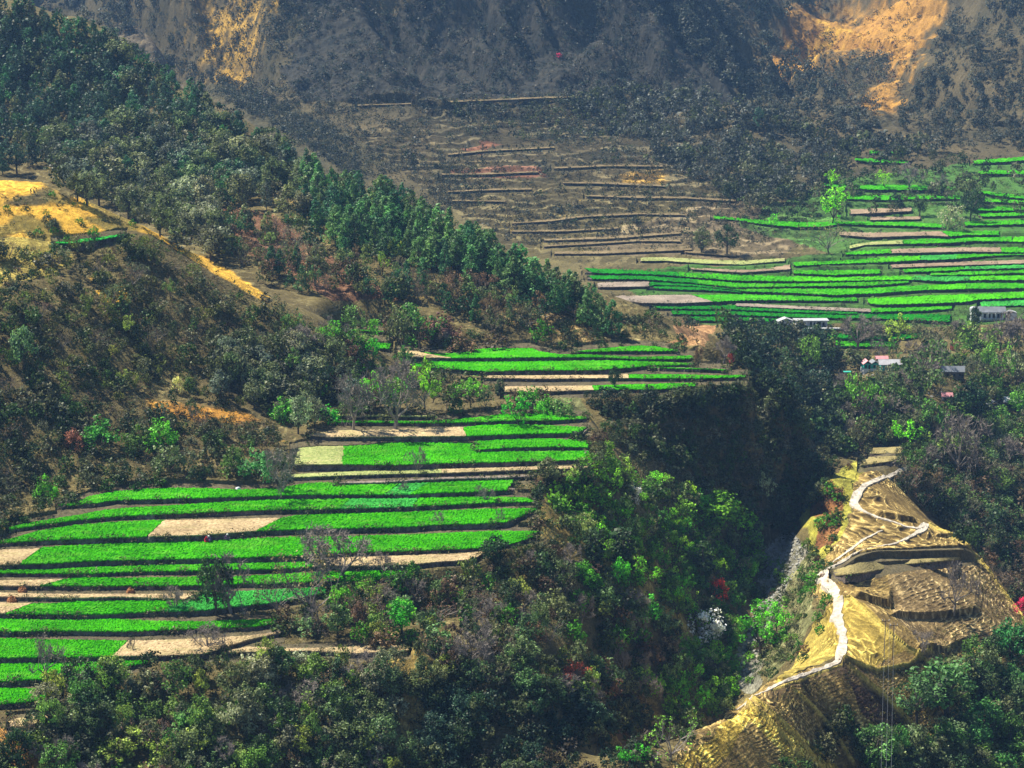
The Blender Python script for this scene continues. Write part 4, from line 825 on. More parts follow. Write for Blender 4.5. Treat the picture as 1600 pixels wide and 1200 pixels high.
# ------------------------------------------------------------------ plants one can point to
HERO = [
 ('bare_tree', 440, 778, 82, .75, BN, 'dark bare tree standing on the lip of an upper terrace of the lower bench'),
 ('bare_tree', 653, 742, 42, .6, BN, 'small bare tree on the narrow pale strip below the biggest wheat plot'),
 ('bare_tree', 630, 776, 26, .7, BN, 'tiny bare sapling beside the pale patch in the wheat'),
 ('bare_tree', 760, 790, 32, .8, BN, 'stubby bare tree near the right end of the lower bench'),
 ('bare_tree', 688, 822, 24, 1.0, BN, 'little forked bare sapling on a dark bank at the bench centre'),
 ('bare_tree', 784, 822, 30, .6, BN, 'thin bare sapling in wheat left of the dark round shrub'),
 ('round_tree', 776, 886, 54, 1.0, (.022, .045, .016), 'dark round tree at the right end of the lower wheat terraces'),
 ('oak_tree', 338, 962, 92, .75, DK, 'dark leafy tree standing among the lowest wheat terraces'),
 ('bare_tree', 362, 958, 96, .75, (.1, .1, .05), 'tall half bare tree touching the dark leafy tree in the wheat'),
 ('bare_tree', 276, 958, 46, .9, BN, 'small bare tree on a dark bank left of the dark leafy tree'),
 ('bare_tree', 506, 902, 84, 1.0, BN, 'wide bare tree in front of the tan stubble strip'),
 ('bare_tree', 534, 908, 78, 1.0, BN, 'pale bare tree just right of the wide bare one'),
 ('twiggy_tree', 486, 968, 112, 1.0, (.12, .09, .05), 'big reddish twiggy shrub at the front edge of the bench'),
 ('twiggy_tree', 430, 962, 74, .8, (.07, .08, .04), 'slim twiggy tree between the wheat and the big reddish shrub'),
 ('bare_tree', 600, 902, 40, .9, BN, 'crooked bare tree below the tan stubble strip'),
 ('bare_tree', 70, 1066, 82, .6, BN, 'tall bare sapling in the lowest wheat at the left'),
 ('bare_tree', 322, 1022, 48, 1.0, BN, 'bare shrub on the lowest tan stubble plot'),
 ('bare_tree', 204, 1024, 30, .5, BN, 'thin dark sapling where wheat meets stubble'),
 ('oak_tree', 858, 762, 50, 1.1, GG, 'dark tree covering the end of the narrow tan terrace'),
 ('bare_tree', 552, 672, 92, .8, BN, 'bare brown tree behind the bench, left of a taller one'),
 ('bare_tree', 616, 676, 108, .75, BN, 'tall bare brown tree standing behind the tan plot'),
 ('leafy_tree', 578, 648, 66, .7, LT, 'fresh green tree between the two bare brown trees'),
 ('leafy_tree', 664, 640, 84, .6, LT, 'slender fresh green tree below the middle bench'),
 ('leafy_tree', 735, 636, 48, 1.0, BR, 'green bushy tree on the slope under the middle bench'),
 ('ivy_clad_tree', 782, 622, 30, 1.2, DK, 'dark narrow tree beside the tan plots of the middle bench'),
 ('leafy_tree', 632, 562, 84, .7, GG, 'tall greyish green tree at the left end of the middle bench'),
 ('leafy_tree', 656, 545, 70, .8, (.07, .14, .03), 'pale green tree behind the left end of the middle bench'),
 ('oak_tree', 960, 612, 42, .6, DK, 'dark tree on the front lip of the middle bench'),
 ('oak_tree', 1091, 578, 38, .6, BN, 'small brown round tree on the right tip of the middle bench'),
 ('bare_tree', 1130, 568, 46, .7, GY, 'grey bare tree beside the pink flowering shrub'),
 ('flowering_shrub', 1142, 568, 18, .6, (.26, .045, .07), 'pink flowering shrub at the right end of the middle bench'),
 ('flowering_shrub', 1122, 938, 38, .8, (.62, .015, .03), 'bright red flowering shrub in the gorge'),
 ('leafy_tree', 1119, 908, 46, .6, LT, 'light green tree directly behind the red flowering shrub'),
 ('round_tree', 1171, 908, 38, .95, LT, 'small round bright green tree beside the stream bed'),
 ('ivy_clad_tree', 1097, 912, 66, 1.2, DK, 'dark ivy covered trunk left of the red flowering shrub'),
 ('ivy_clad_tree', 930, 886, 64, 1.1, DK, 'left one of two dark ivy covered trees on the gorge slope'),
 ('ivy_clad_tree', 974, 892, 70, 1.2, DK, 'right one of two dark ivy covered trees on the gorge slope'),
 ('leafy_tree', 1005, 918, 46, .9, LT, 'bright green shrubby tree right of the two ivy covered trees'),
 ('flowering_shrub', 1096, 996, 44, 1.0, (.62, .56, .52), 'white blossoming shrub below the red flowering one'),
 ('flowering_shrub', 990, 786, 30, .9, (.60, .56, .55), 'whitish blossoming shrub high on the gorge slope'),
 ('oak_tree', 1122, 842, 80, 1.25, BR, 'broad bright green tree over the dark cliff foot'),
 ('leafy_tree', 1190, 795, 60, .6, PL, 'pale grey green tree in the shade of the cliff'),
 ('flowering_shrub', 900, 1062, 32, .9, (.22, .03, .03), 'dull reddish shrub on the dark foreground slope'),
 ('twiggy_tree', 1046, 1188, 82, 1.0, (.10, .22, .02), 'yellowish green twiggy tree beside the lower ridge edge'),
 ('leafy_tree', 990, 1200, 44, 1.0, BR, 'low bright green shrubby tree at the bottom of the gorge'),
 ('leafy_tree', 1188, 1022, 80, 1.0, BR, 'wide bright green tree beside the stream under the path'),
 ('leafy_tree', 1212, 1010, 66, .9, LT, 'lighter green tree close to the footpath slope'),
 ('bare_tree', 1490, 958, 88, .55, GY, 'lone bare tree on the dry terraces of the footpath ridge'),
 ('bare_tree', 1440, 1018, 34, 1.0, BN, 'low bare shrub on the ridge near the power poles'),
 ('flowering_shrub', 1597, 960, 30, .55, (.55, .025, .10), 'magenta flowering shrub at the right edge of the photo'),
 ('oak_tree', 1578, 1052, 84, .9, (.04, .13, .03), 'green tree on the ridge shoulder below the magenta shrub'),
 ('oak_tree', 1478, 1120, 88, 1.5, (.05, .12, .035), 'big spreading green tree on the lower ridge'),
 ('oak_tree', 1432, 1128, 70, 1.2, (.04, .10, .035), 'dark green tree left of the big spreading ridge tree'),
 ('round_tree', 1515, 672, 78, .85, (.012, .035, .014), 'large very dark round tree in the middle of the village'),
 ('leafy_tree', 1417, 700, 48, 1.0, (.10, .42, .01), 'vivid green tree above the top of the footpath ridge'),
 ('leafy_tree', 1438, 632, 98, .95, (.06, .10, .03), 'big sparse tree right of the teal house'),
 ('bare_tree', 1340, 548, 58, .95, BN, 'grey brown bare tree right of the white school'),
 ('leafy_tree', 1400, 552, 60, .8, YG, 'yellow green tree behind the teal house'),
 ('oak_tree', 1522, 518, 40, .8, DK, 'dark tree covering the left end of the upper house'),
 ('leafy_tree', 1528, 566, 62, .9, (.10, .17, .03), 'olive green tree below the upper house'),
 ('bare_tree', 1582, 560, 76, .9, GY, 'grey bare tree in front of the white gable'),
 ('leafy_tree', 1552, 616, 80, .65, (.09, .20, .03), 'tall light green tree in the right half of the village'),
 ('leafy_tree', 1590, 612, 62, .7, PL, 'pale green tree at the right edge of the village'),
 ('leafy_tree', 1346, 668, 88, .7, (.10, .20, .02), 'tall yellowish green tree under the teal house'),
 ('round_tree', 1590, 652, 46, 1.0, (.05, .20, .02), 'flat topped green tree in front of the tin roofed house'),
 ('oak_tree', 1264, 588, 64, .75, (.08, .15, .02), 'yellow green rounded tree on the rim of the gully'),
 ('bare_tree', 1500, 752, 112, .65, GY, 'tall grey bare tree in the right hand valley'),
 ('leafy_tree', 1462, 688, 66, .8, (.08, .17, .03), 'green tree left of the large very dark round tree'),
 ('leafy_tree', 1300, 352, 60, .9, (.14, .40, .01), 'luminous yellow green tree on the far terraces'),
 ('leafy_tree', 1296, 296, 30, .8, (.15, .42, .01), 'luminous green treetop above the brightest far tree'),
 ('leafy_tree', 1381, 298, 32, .85, LT, 'small light green tree on a far wheat terrace'),
 ('bare_tree', 1421, 297, 44, 1.0, BN, 'rounded brown bare tree on a far wheat terrace'),
 ('bare_tree', 1472, 296, 24, 1.1, BN, 'low brown bare tree on the far terraces beside a dark wood'),
 ('flowering_shrub', 1487, 356, 36, .7, (.17, .18, .11), 'cream blossoming tree on the far terraces'),
 ('oak_tree', 1437, 338, 32, 1.0, DK, 'dark bush on the tan terrace of the far valley side'),
 ('oak_tree', 1516, 346, 50, .8, DK, 'dark tree behind the cream blossoming one'),
 ('oak_tree', 1508, 318, 48, .9, GG, 'grey tree among the far wheat plots'),
 ('twiggy_tree', 1296, 396, 56, 1.0, (.12, .13, .05), 'olive twiggy tree at the left end of the far terraces'),
 ('oak_tree', 1096, 398, 42, .9, GG, 'left one of two dark trees on the far brown terraces'),
 ('oak_tree', 1136, 398, 48, .9, DK, 'right one of two dark trees on the far brown terraces'),
 ('leafy_tree', 1204, 358, 24, 1.0, (.13, .40, .02), 'small luminous green tree on the long far wheat strip'),
 ('oak_tree', 1186, 208, 40, .6, (.03, .07, .05), 'tall dark tree standing out of the far woodland'),
 ('shrub', 156, 697, 48, .9, (.06, .16, .02), 'round green shrub alone on the brown left slope'),
 ('shrub', 254, 702, 50, .9, BR, 'bright green shrub at the centre of the left slope clump'),
 ('shrub', 218, 702, 42, 1.0, MD, 'darker shrub left of the bright green clump'),
 ('shrub', 262, 738, 46, 1.0, GG, 'grey green shrub below the bright green clump'),
 ('shrub', 71, 782, 40, .8, BR, 'bright green shrub above the left end of the wheat terraces'),
 ('shrub', 366, 742, 44, 1.0, MD, 'left one of two round shrubs above the wheat terraces'),
 ('shrub', 402, 748, 50, 1.0, (.06, .17, .05), 'right one of two round shrubs above the wheat terraces'),
 ('oak_tree', 466, 678, 60, .8, PL, 'pale silvery green tree left of the bench top'),
 ('oak_tree', 492, 668, 50, .8, GY, 'grey green tree close to the pale silvery one'),
 ('shrub', 114, 702, 34, .9, RB, 'reddish green shrub on the brown left slope'),
 ('oak_tree', 38, 580, 72, .75, (.06, .12, .05), 'pale green tree on the left edge of the scrub slope'),
 ('flowering_shrub', 278, 612, 26, .7, (.45, .40, .16), 'cream topped shrub above the orange grass patch'),
 ('flowering_shrub', 873, 90, 8, 1.0, (.65, .03, .12), 'tiny red flowering shrub on the shaded mountain face'),
 ('leafy_tree', 620, 412, 40, .6, YG, 'yellow green tree on the bare slope below the pines'),
 ('leafy_tree', 598, 428, 34, .6, YG, 'small yellow green tree among brown scrub below the pines'),
]
hp = march(Z, [h[1] for h in HERO], [h[2] for h in HERO])
for h, P in zip(HERO, hp):
    plant(h[0], P, h[3], h[4] * (1.0 if h[0] != 'ivy_clad_tree' else 1.25), h[5], h[6], None, parts=True)
clk('hero plants')
# ------------------------------------------------------------------ woods and scrub: outline in the photo, count, kinds, heights, colours
ZN = [
 ('upper left mountain forest', [(-30, -10), (100, 30), (170, 62), (300, 140), (470, 245), (490, 300), (330, 290), (200, 250), (60, 240), (-30, 260)], 330, {'pine_tree': .5, 'oak_tree': .5}, (34, 56), [BD, BD, (.03, .06, .04), GG, PN_]),
 ('grey oak belt of the left spur', [(60, 215), (200, 190), (330, 190), (520, 270), (540, 330), (330, 300), (300, 345), (180, 310), (90, 285)], 130, {'oak_tree': .85, 'pine_tree': .15}, (42, 64), [GY, GG, GG, (.07, .09, .065)]),
 ('foot of the grey oak belt', [(60, 285), (190, 300), (340, 300), (360, 400), (300, 380), (240, 350), (160, 312)], 70, {'oak_tree': .7, 'twiggy_tree': .15, 'shrub': .15}, (34, 58), [GY, GG, GG]),
 ('pine crest of the central spur', [(470, 262), (600, 300), (700, 350), (850, 420), (960, 500), (900, 478), (760, 425), (640, 395), (560, 375), (480, 340)], 150, {'pine_tree': 1.0}, (34, 74), [PN_, (.05, .11, .035), (.06, .14, .04), (.045, .085, .03)]),
 ('open slope below the pine crest', [(330, 320), (560, 375), (900, 485), (780, 505), (640, 460), (500, 455), (420, 440), (350, 380)], 150, {'pine_tree': .35, 'oak_tree': .2, 'twiggy_tree': .25, 'leafy_tree': .2}, (26, 50), [GG, PN_, (.10, .14, .04), BN]),
 ('scrubby face of the golden spur', [(-30, 390), (110, 380), (240, 375), (420, 462), (530, 520), (560, 600), (480, 640), (300, 625), (200, 620), (-30, 600)], 330, {'oak_tree': .5, 'shrub': .33, 'leafy_tree': .10, 'twiggy_tree': .07}, (16, 42), [GG, GY, DK, (.08, .10, .03), MD, (.15, .18, .035), (.10, .13, .03)]),
 ('oak clump on the left slope', [(330, 530), (540, 535), (560, 615), (400, 620), (330, 600)], 60, {'oak_tree': 1.0}, (38, 60), [GY, GG, (.075, .095, .07)]),
 ('brown slope over the wheat bench', [(-30, 600), (200, 620), (430, 660), (450, 740), (200, 758), (-30, 830)], 230, {'shrub': .7, 'oak_tree': .2, 'twiggy_tree': .1}, (16, 42), [DK, GG, MD, GY]),
 ('bushy strip around the middle bench', [(440, 500), (640, 480), (720, 510), (860, 520), (640, 560), (770, 600), (900, 615), (900, 640), (700, 650), (500, 650), (440, 640)], 150, {'shrub': .5, 'leafy_tree': .25, 'bare_tree': .1, 'oak_tree': .15}, (24, 56), [GG, MD, BR, (.07, .13, .03), BN]),
 ('golden slope behind the middle bench', [(780, 480), (950, 490), (1100, 500), (1090, 540), (850, 540)], 60, {'shrub': .9, 'oak_tree': .1}, (9, 26), [DK, GG, MD]),
 ('foreground slope under the wheat bench', [(90, 1050), (240, 1035), (420, 1015), (640, 1030), (650, 1210), (-20, 1210), (-20, 1160)], 240, {'oak_tree': .4, 'shrub': .45, 'twiggy_tree': .1, 'bare_tree': .05}, (34, 72), [DK, GG, (.05, .08, .03), MD, GY, (.13, .18, .03), (.08, .14, .025)]),
 ('central foreground slope', [(420, 965), (600, 895), (760, 885), (900, 860), (1010, 910), (1060, 1000), (1000, 1090), (850, 1080), (700, 1040), (640, 1005), (560, 990)], 300, {'oak_tree': .45, 'shrub': .4, 'twiggy_tree': .1, 'bare_tree': .05}, (24, 62), [DK, GG, (.05, .09, .03), (.055, .10, .035), BN, (.13, .18, .03), BR]),
 ('dark foot of the foreground slope', [(650, 1040), (850, 1080), (1000, 1100), (960, 1130), (880, 1100), (760, 1120), (700, 1210), (640, 1210)], 60, {'oak_tree': .6, 'shrub': .4}, (36, 60), [DK, BD, GG]),
 ('sunlit side of the gorge', [(860, 770), (945, 690), (1050, 750), (1180, 810), (1190, 900), (1150, 980), (1150, 1090), (1060, 1150), (1010, 1050), (1080, 990), (1010, 910), (900, 850)], 430, {'leafy_tree': .4, 'oak_tree': .25, 'shrub': .35}, (20, 46), [(.05, .12, .02), (.11, .22, .02), BR, LT, LT, GG, (.12, .18, .05)]),
 ('shaded cliff below the middle bench', [(930, 625), (1090, 612), (1160, 600), (1240, 665), (1290, 755), (1220, 830), (1100, 760), (960, 690)], 290, {'oak_tree': .45, 'shrub': .55}, (16, 38), [GG, GG, GY, (.07, .10, .045), MD]),
 ('wooded gully behind the cliff', [(1120, 495), (1220, 510), (1310, 545), (1340, 600), (1300, 700), (1240, 660), (1200, 600), (1150, 560)], 150, {'oak_tree': .6, 'shrub': .4}, (26, 52), [DK, BD, GG, (.05, .09, .03)]),
 ('village trees', [(1310, 600), (1330, 585), (1620, 560), (1620, 700), (1430, 725), (1390, 690), (1290, 690)], 230, {'leafy_tree': .35, 'oak_tree': .3, 'shrub': .25, 'bare_tree': .1}, (24, 56), [GG, MD, (.08, .16, .03), (.06, .10, .04), GY]),
 ('right hand valley', [(1430, 725), (1620, 690), (1620, 970), (1560, 890), (1470, 800), (1400, 750)], 190, {'oak_tree': .4, 'shrub': .4, 'twiggy_tree': .2}, (26, 54), [DK, GG, (.04, .08, .03), BN, MD]),
 ('right foot of the footpath ridge', [(1490, 1040), (1620, 970), (1620, 1210), (1340, 1210), (1370, 1150), (1440, 1110)], 110, {'shrub': .5, 'oak_tree': .5}, (44, 78), [MD, (.045, .12, .03), GG, DK]),
 ('lower face of the footpath ridge', [(1150, 1185), (1250, 1165), (1320, 1100), (1365, 1130), (1360, 1210), (1140, 1210)], 30, {'shrub': 1.0}, (26, 48), [DK, GG, MD]),
 ('stream side of the footpath ridge', [(1255, 860), (1270, 780), (1330, 715), (1320, 800), (1290, 900), (1300, 960), (1250, 1030), (1190, 1070), (1180, 990), (1250, 920)], 46, {'shrub': 1.0}, (12, 30), [BR, MD, (.10, .17, .02), RB]),
 ('right rim of the wheat bench', [(790, 770), (850, 735), (912, 655), (945, 665), (945, 740), (890, 800), (865, 870), (760, 900), (775, 868), (838, 835)], 60, {'shrub': .8, 'oak_tree': .2}, (14, 34), [GG, MD, DK, BN, (.10, .12, .04)]),
 ('upper bank of the stream', [(1240, 690), (1300, 620), (1305, 720), (1262, 800), (1225, 835), (1205, 800)], 80, {'shrub': .7, 'oak_tree': .3}, (14, 34), [DK, GG, MD]),
 ('village gardens', [(1240, 520), (1300, 512), (1620, 505), (1620, 565), (1330, 590), (1310, 545)], 90, {'leafy_tree': .3, 'bare_tree': .25, 'shrub': .25, 'oak_tree': .2}, (18, 46), [GG, MD, (.09, .16, .03), GY]),
 ('rim of the shaded cliff', [(900, 612), (1000, 606), (1165, 592), (1200, 612), (1170, 640), (1000, 650), (930, 640)], 80, {'shrub': .8, 'oak_tree': .2}, (14, 34), [DK, GG, BD]),
 ('dark hollow at the gorge mouth', [(700, 1090), (860, 1060), (1000, 1090), (1030, 1140), (1010, 1215), (690, 1215)], 150, {'shrub': .75, 'oak_tree': .25}, (22, 48), [DK, BD, (.05, .04, .025), GG]),
 ('grassy verge of the stream bed', [(1185, 900), (1250, 855), (1292, 890), (1262, 960), (1225, 1030), (1165, 1065)], 90, {'shrub': .9, 'leafy_tree': .1}, (9, 26), [MD, LT, GG, (.10, .13, .04)]),
 ('far terraces', [(1130, 240), (1330, 250), (1520, 240), (1620, 280), (1620, 330), (1330, 330), (1200, 340), (1120, 300)], 110, {'oak_tree': .8, 'shrub': .2}, (18, 38), [GG, GY, DK]),
 ('far wheat edge near the school', [(1000, 480), (1130, 495), (1230, 505), (1450, 505), (1450, 520), (1240, 530), (1130, 510)], 40, {'oak_tree': .5, 'shrub': .5}, (14, 34), [DK, GG, MD]),
 ('golden top of the left spur', [(-20, 300), (150, 290), (230, 360), (140, 372), (-20, 372)], 26, {'oak_tree': .4, 'shrub': .6}, (10, 26), [GG, DK, BR]),
]
def sample(poly, n, dens=None, rng=RNG, mind=0.0):
    P = np.array(poly, float); out = []
    (x0, y0), (x1, y1) = P.min(0), P.max(0); tries = 0
    while len(out) < n and tries < 60:
        c = rng.uniform((x0, y0), (x1, y1), (n * 2, 2)); c = c[in_poly(c[:, 0], c[:, 1], poly)]; tries += 1
        for q in c:
            if mind and len(out):
                o = np.array(out[-400:]); dd = (o - q) * [1, 1.5]
                if (dd ** 2).sum(1).min() < mind ** 2: continue
            out.append(q)
            if len(out) >= n: break
    return np.array(out)
CAND = []
KEEP = [(h[1], h[2], h[3], h[3] * h[4] * .7) for h in HERO if h[0] != 'bare_tree' or h[3] > 60] + [(x, yb, 16, w_) for x, yb, w_ in ((1268, 511, 56), (1228, 509, 26), (1550, 500, 50), (1580, 499, 20), (1361, 580, 28), (1392, 578, 40), (1378, 568, 20), (1489, 590, 38), (1480, 626, 18), (1588, 640, 40), (1553, 640, 18), (1337, 541, 20), (1488, 548, 12), (1325, 586, 12), (1387, 1030, 26))]
KEEP += [(x, yb, 26, 44) for x, yb in ((130, 325), (165, 332), (200, 347), (250, 372), (290, 394), (330, 418), (370, 442), (405, 462), (60, 340), (100, 345), (30, 290))]
KEEP = np.array(KEEP)
def hides(px, yb, h, w_):
    K = KEEP; return bool((((np.abs(px - K[:, 0]) < .38 * (K[:, 3] + w_)) & (yb > K[:, 1] - 2) & (yb - .8 * h < K[:, 1] - .25 * K[:, 2])).any()))
KW = {'pine_tree': 'pine', 'oak_tree': 'oak', 'shrub': 'shrub', 'leafy_tree': 'leafy tree', 'twiggy_tree': 'twiggy tree', 'bare_tree': 'bare tree'}
def cword(c):
    r_, g_, b_ = c
    if r_ > g_: return 'brown'
    if g_ > .15 and g_ > 1.6 * r_: return 'bright green'
    if g_ > 1.9 * r_ and g_ > .07: return 'green'
    if max(c) < .05: return 'dark'
    return 'grey green'
for zi, (zn, poly, n, mixw, (h0, h1), cols) in enumerate(ZN):
    rng = np.random.default_rng(500 + zi)
    pts = sample(poly, n, rng=rng, mind=.17 * (h0 + h1) / 2); HH = h0 + (h1 - h0) * rng.beta(1.6, 2.2, n); P = march(Z, pts[:, 0], pts[:, 1] + .5 * HH[:len(pts)]); ok = ~in_field(P)
    kinds = list(mixw); wts = np.array([mixw[k] for k in kinds]); wts = wts / wts.sum()
    for q, hh in zip(P[ok], HH[:len(pts)][ok]):
        sp = kinds[rng.choice(len(kinds), p=wts)]
        if sp == 'shrub': hh *= .72
        qx, qy = project(*q)
        if hides(qx, qy, hh, hh * .7): continue
        c = cols[rng.integers(len(cols))]
        if sp in ('twiggy_tree', 'bare_tree'): c = BN if rng.random() < .6 else (.10, .11, .06)
        if sp == 'pine_tree' and c in (GY, BN): c = PN_
        wr = {'pine_tree': rng.uniform(.72, 1.25), 'oak_tree': rng.uniform(.75, 1.2), 'shrub': rng.uniform(.8, 1.3), 'leafy_tree': rng.uniform(.65, 1.0)}.get(sp, rng.uniform(.7, 1.05))
        jit = rng.uniform(.8, 1.25); cc = tuple(min(.6, v * jit * rng.uniform(.92, 1.08)) for v in c)
        CAND.append((hh, sp, q, wr, cc, '%s %s among its like on the %s' % (cword(c), KW[sp], zn), 'plants of the ' + zn))
CAND.sort(key=lambda c: -c[0])
cnt, rest = {}, []
for c in CAND:
    k = c[1]; cnt[k] = cnt.get(k, 0) + 1
    if cnt[k] > 285: rest.append(c); continue
    plant(c[1], c[2] - np.array([0, 0, .10]), c[0], c[3], c[4], c[5], c[6], parts=c[0] > 30 or c[1] in ('twiggy_tree', 'bare_tree'))
clk('plants %d, rest %d' % (NPL, len(rest)))
# ------------------------------------------------------------------ masses nobody could count
def bake(name, items, label, lodn, size_mul=1.0):
    """items: (P, height, width factor, colour, variant source) -> one mesh of leaf clumps"""
    V, Q, T_, Cc, o = [], [], [], [], 0
    rng = np.random.default_rng(len(items))
    for (P, h, wr, col, sp) in items:
        src = LIB[sp][rng.integers(len(LIB[sp]))][3]; cv, cq, tn = src
        n = len(cq); keep = rng.permutation(n)[:lodn]; sel = cq[keep].ravel()
        v = cv[sel].copy().reshape(-1, 4, 3)
        cen = v.mean(1, keepdims=True); v = cen + (v - cen) * size_mul; v = v.reshape(-1, 3)
        an = rng.uniform(0, 6.28); ca, sa = math.cos(an), math.sin(an)
        v = np.stack([(v[:, 0] * ca - v[:, 1] * sa) * h * wr, (v[:, 0] * sa + v[:, 1] * ca) * h * wr, v[:, 2] * h], 1) + P
        V.append(v); Q.append(np.arange(len(v)).reshape(-1, 4) + o); o += len(v); T_.append(tn[sel]); Cc.append(np.tile([*col, 1], (len(v), 1)))
    me = np_mesh(name, np.concatenate(V) * S, np.concatenate(Q), [M_LEAF2], attrs={'tone': ('FLOAT', np.concatenate(T_)), 'Col': ('FLOAT_COLOR', np.concatenate(Cc))})
    tag(link(name, me), label, None, None, 'stuff')
def hunit(hpx, P): return hpx * (P[1] * ct - (P[2] - CAMZ) * st) / F / .95
for k in sorted(set(c[1] for c in rest)):
    bake({'pine_tree': 'pine_woodland', 'oak_tree': 'oak_woodland', 'shrub': 'shrubbery', 'leafy_tree': 'leafy_woodland'}.get(k, k + '_thicket'), [(c[2] - np.array([0, 0, .1]), hunit(c[0], c[2]), c[3], c[4], c[1]) for c in rest if c[1] == k], 'mass of smaller %ss filling the slopes between larger trees' % KW[k], 260, 1.7)
def mass(name, zs, label, lodn, mul, sink=.05):
    items = []
    for zi, (poly, n, (h0, h1), cols, sps) in enumerate(zs):
        rng = np.random.default_rng(900 + zi + len(name)); pts = sample(poly, n, rng=rng); P = march(Z, pts[:, 0], pts[:, 1]); ok = ~in_field(P)
        cl = fbm(P[:, 0] / 14, P[:, 1] / 14, 2, 77)
        for q, f_ in zip(P[ok], cl[ok]):
            if f_ < .40 and rng.random() < .6: continue
            hp_ = h0 + (h1 - h0) * rng.beta(1.3, 2.6); c = cols[rng.integers(len(cols))]; j_ = rng.uniform(.75, 1.3)
            items.append((q - np.array([0, 0, sink]), hunit(hp_, q), rng.uniform(.7, 1.2), tuple(v * j_ for v in c), sps[rng.integers(len(sps))]))
    bake(name, items, label, lodn, mul)
FB1, FB2, FB3 = (.055, .065, .055), (.09, .10, .085), (.03, .045, .038)
mass('distant_woods', [
 ([(860, 160), (1000, 150), (1100, 150), (1210, 180), (1330, 220), (1500, 235), (1400, 262), (1330, 262), (1240, 320), (1150, 320), (1060, 270), (960, 210)], 620, (16, 32), [FB1, FB2, FB2, GG], ['oak_tree', 'oak_tree', 'shrub']),
 ([(1440, 120), (1480, 30), (1620, -10), (1620, 240), (1500, 235), (1390, 200)], 620, (10, 24), [FB1, FB2, FB3], ['oak_tree', 'oak_tree', 'pine_tree']),
 ([(1000, 0), (1130, 0), (1200, 60), (1300, 130), (1380, 200), (1300, 220), (1150, 140), (1050, 60)], 520, (10, 22), [FB1, FB3, FB2], ['oak_tree', 'shrub']),
 ([(1130, -10), (1250, -10), (1290, 10), (1200, 45), (1160, 40)], 60, (12, 24), [FB3], ['oak_tree']),
 ([(-20, -10), (160, -10), (250, 0), (200, 60), (100, 20)], 160, (10, 22), [FB1, FB2], ['oak_tree'])],
 'distant grey green woods climbing the far mountain slopes', 110, 2.4)
mass('mountain_scrub_vegetation', [
 ([(170, 30), (250, -10), (1130, -10), (1160, 100), (1050, 160), (700, 160), (430, 165), (300, 110)], 4200, (4, 13), [FB1, FB3, FB3, (.07, .06, .05)], ['shrub']),
 ([(440, 165), (700, 155), (1050, 150), (1200, 250), (1290, 340), (1200, 380), (980, 400), (800, 380), (700, 320), (560, 240)], 5200, (3, 12), [FB1, (.07, .075, .05), FB3, (.10, .08, .05)], ['shrub']),
 ([(165, 60), (300, 100), (450, 165), (560, 230), (560, 290), (470, 220), (300, 130)], 1500, (4, 12), [FB1, FB3, (.07, .075, .05)], ['shrub']),
 ([(300, 100), (480, 150), (640, 200), (760, 300), (700, 340), (600, 300), (440, 215)], 1500, (4, 12), [FB1, FB3, (.065, .07, .04)], ['shrub']),
 ([(600, 230), (800, 180), (1020, 190), (1230, 330), (1180, 380), (960, 380), (760, 330)], 420, (7, 17), [GG, FB1, DK], ['oak_tree', 'shrub']),
 ([(700, 160), (1000, 150), (1080, 220), (900, 230), (720, 210)], 420, (9, 19), [GG, FB1], ['oak_tree', 'shrub']),
 ([(1200, 60), (1440, 0), (1430, 120), (1360, 190)], 420, (4, 10), [DK, FB1, RB], ['shrub']),
 ([(290, 0), (440, 0), (420, 120), (330, 110)], 90, (4, 9), [DK, FB1], ['shrub']),
 ([(1260, 90), (1400, 90), (1370, 190), (1340, 190)], 260, (8, 18), [FB1, FB2], ['oak_tree'])],
 'low dark scrub dotting the shaded mountain and far brown terraces', 26, 3.0)
near_poly = [z[1] for z in ZN]
UG = [(.06, .075, .03), (.03, .045, .02), (.10, .095, .045), (.10, .065, .04), (.045, .09, .02)]
bank_items = []
rngb = np.random.default_rng(42)
for q in ROWS:
    n_ = int((q['x1'] - q['x0']) / (1.6 if q['band'] not in ('far', 'brown') else 3.0)); xs_ = rngb.uniform(q['x0'], q['x1'], n_); keep_ = vnoise(xs_ / 22, xs_ * 0 + q['k'] * 3.7, 6) > .42; xs_ = xs_[keep_]
    if not len(xs_): continue
    Pb = unproj(xs_, ip(q['B'], xs_), q['zf'](xs_) - .12)
    for P_ in Pb:
        dn = rngb.uniform(0, 1) ** 1.5
        bank_items.append((P_ - np.array([0, .1 + .3 * dn, .05 + .8 * dn]), rngb.uniform(.30, .85) * (1.2 if q['band'] == 'far' else 1), rngb.uniform(.7, 1.4), [(.05, .10, .02), (.10, .11, .045), (.05, .06, .025), (.13, .115, .06)][rngb.integers(4)], 'shrub'))
for q in ROWS:
    if q['band'] in ('far', 'brown'): continue
    for xe in (q['x0'], q['x1']):
        for _ in range(9):
            xx = np.array([xe + rngb.uniform(-6, 6)]); yy_ = ip(q['T'], xx) + (ip(q['B'], xx) - ip(q['T'], xx) + 6) * rngb.uniform(0, 1)
            bank_items.append((unproj(xx, yy_, q['zf'](xx) - .35)[0], rngb.uniform(.5, 1.3), rngb.uniform(.8, 1.5), [(.05, .09, .02), (.09, .10, .04), (.05, .06, .025)][rngb.integers(3)], 'shrub'))
bake('weeds', bank_items, 'tufts of weeds and dry grass growing on the terrace banks', 22, 2.6)
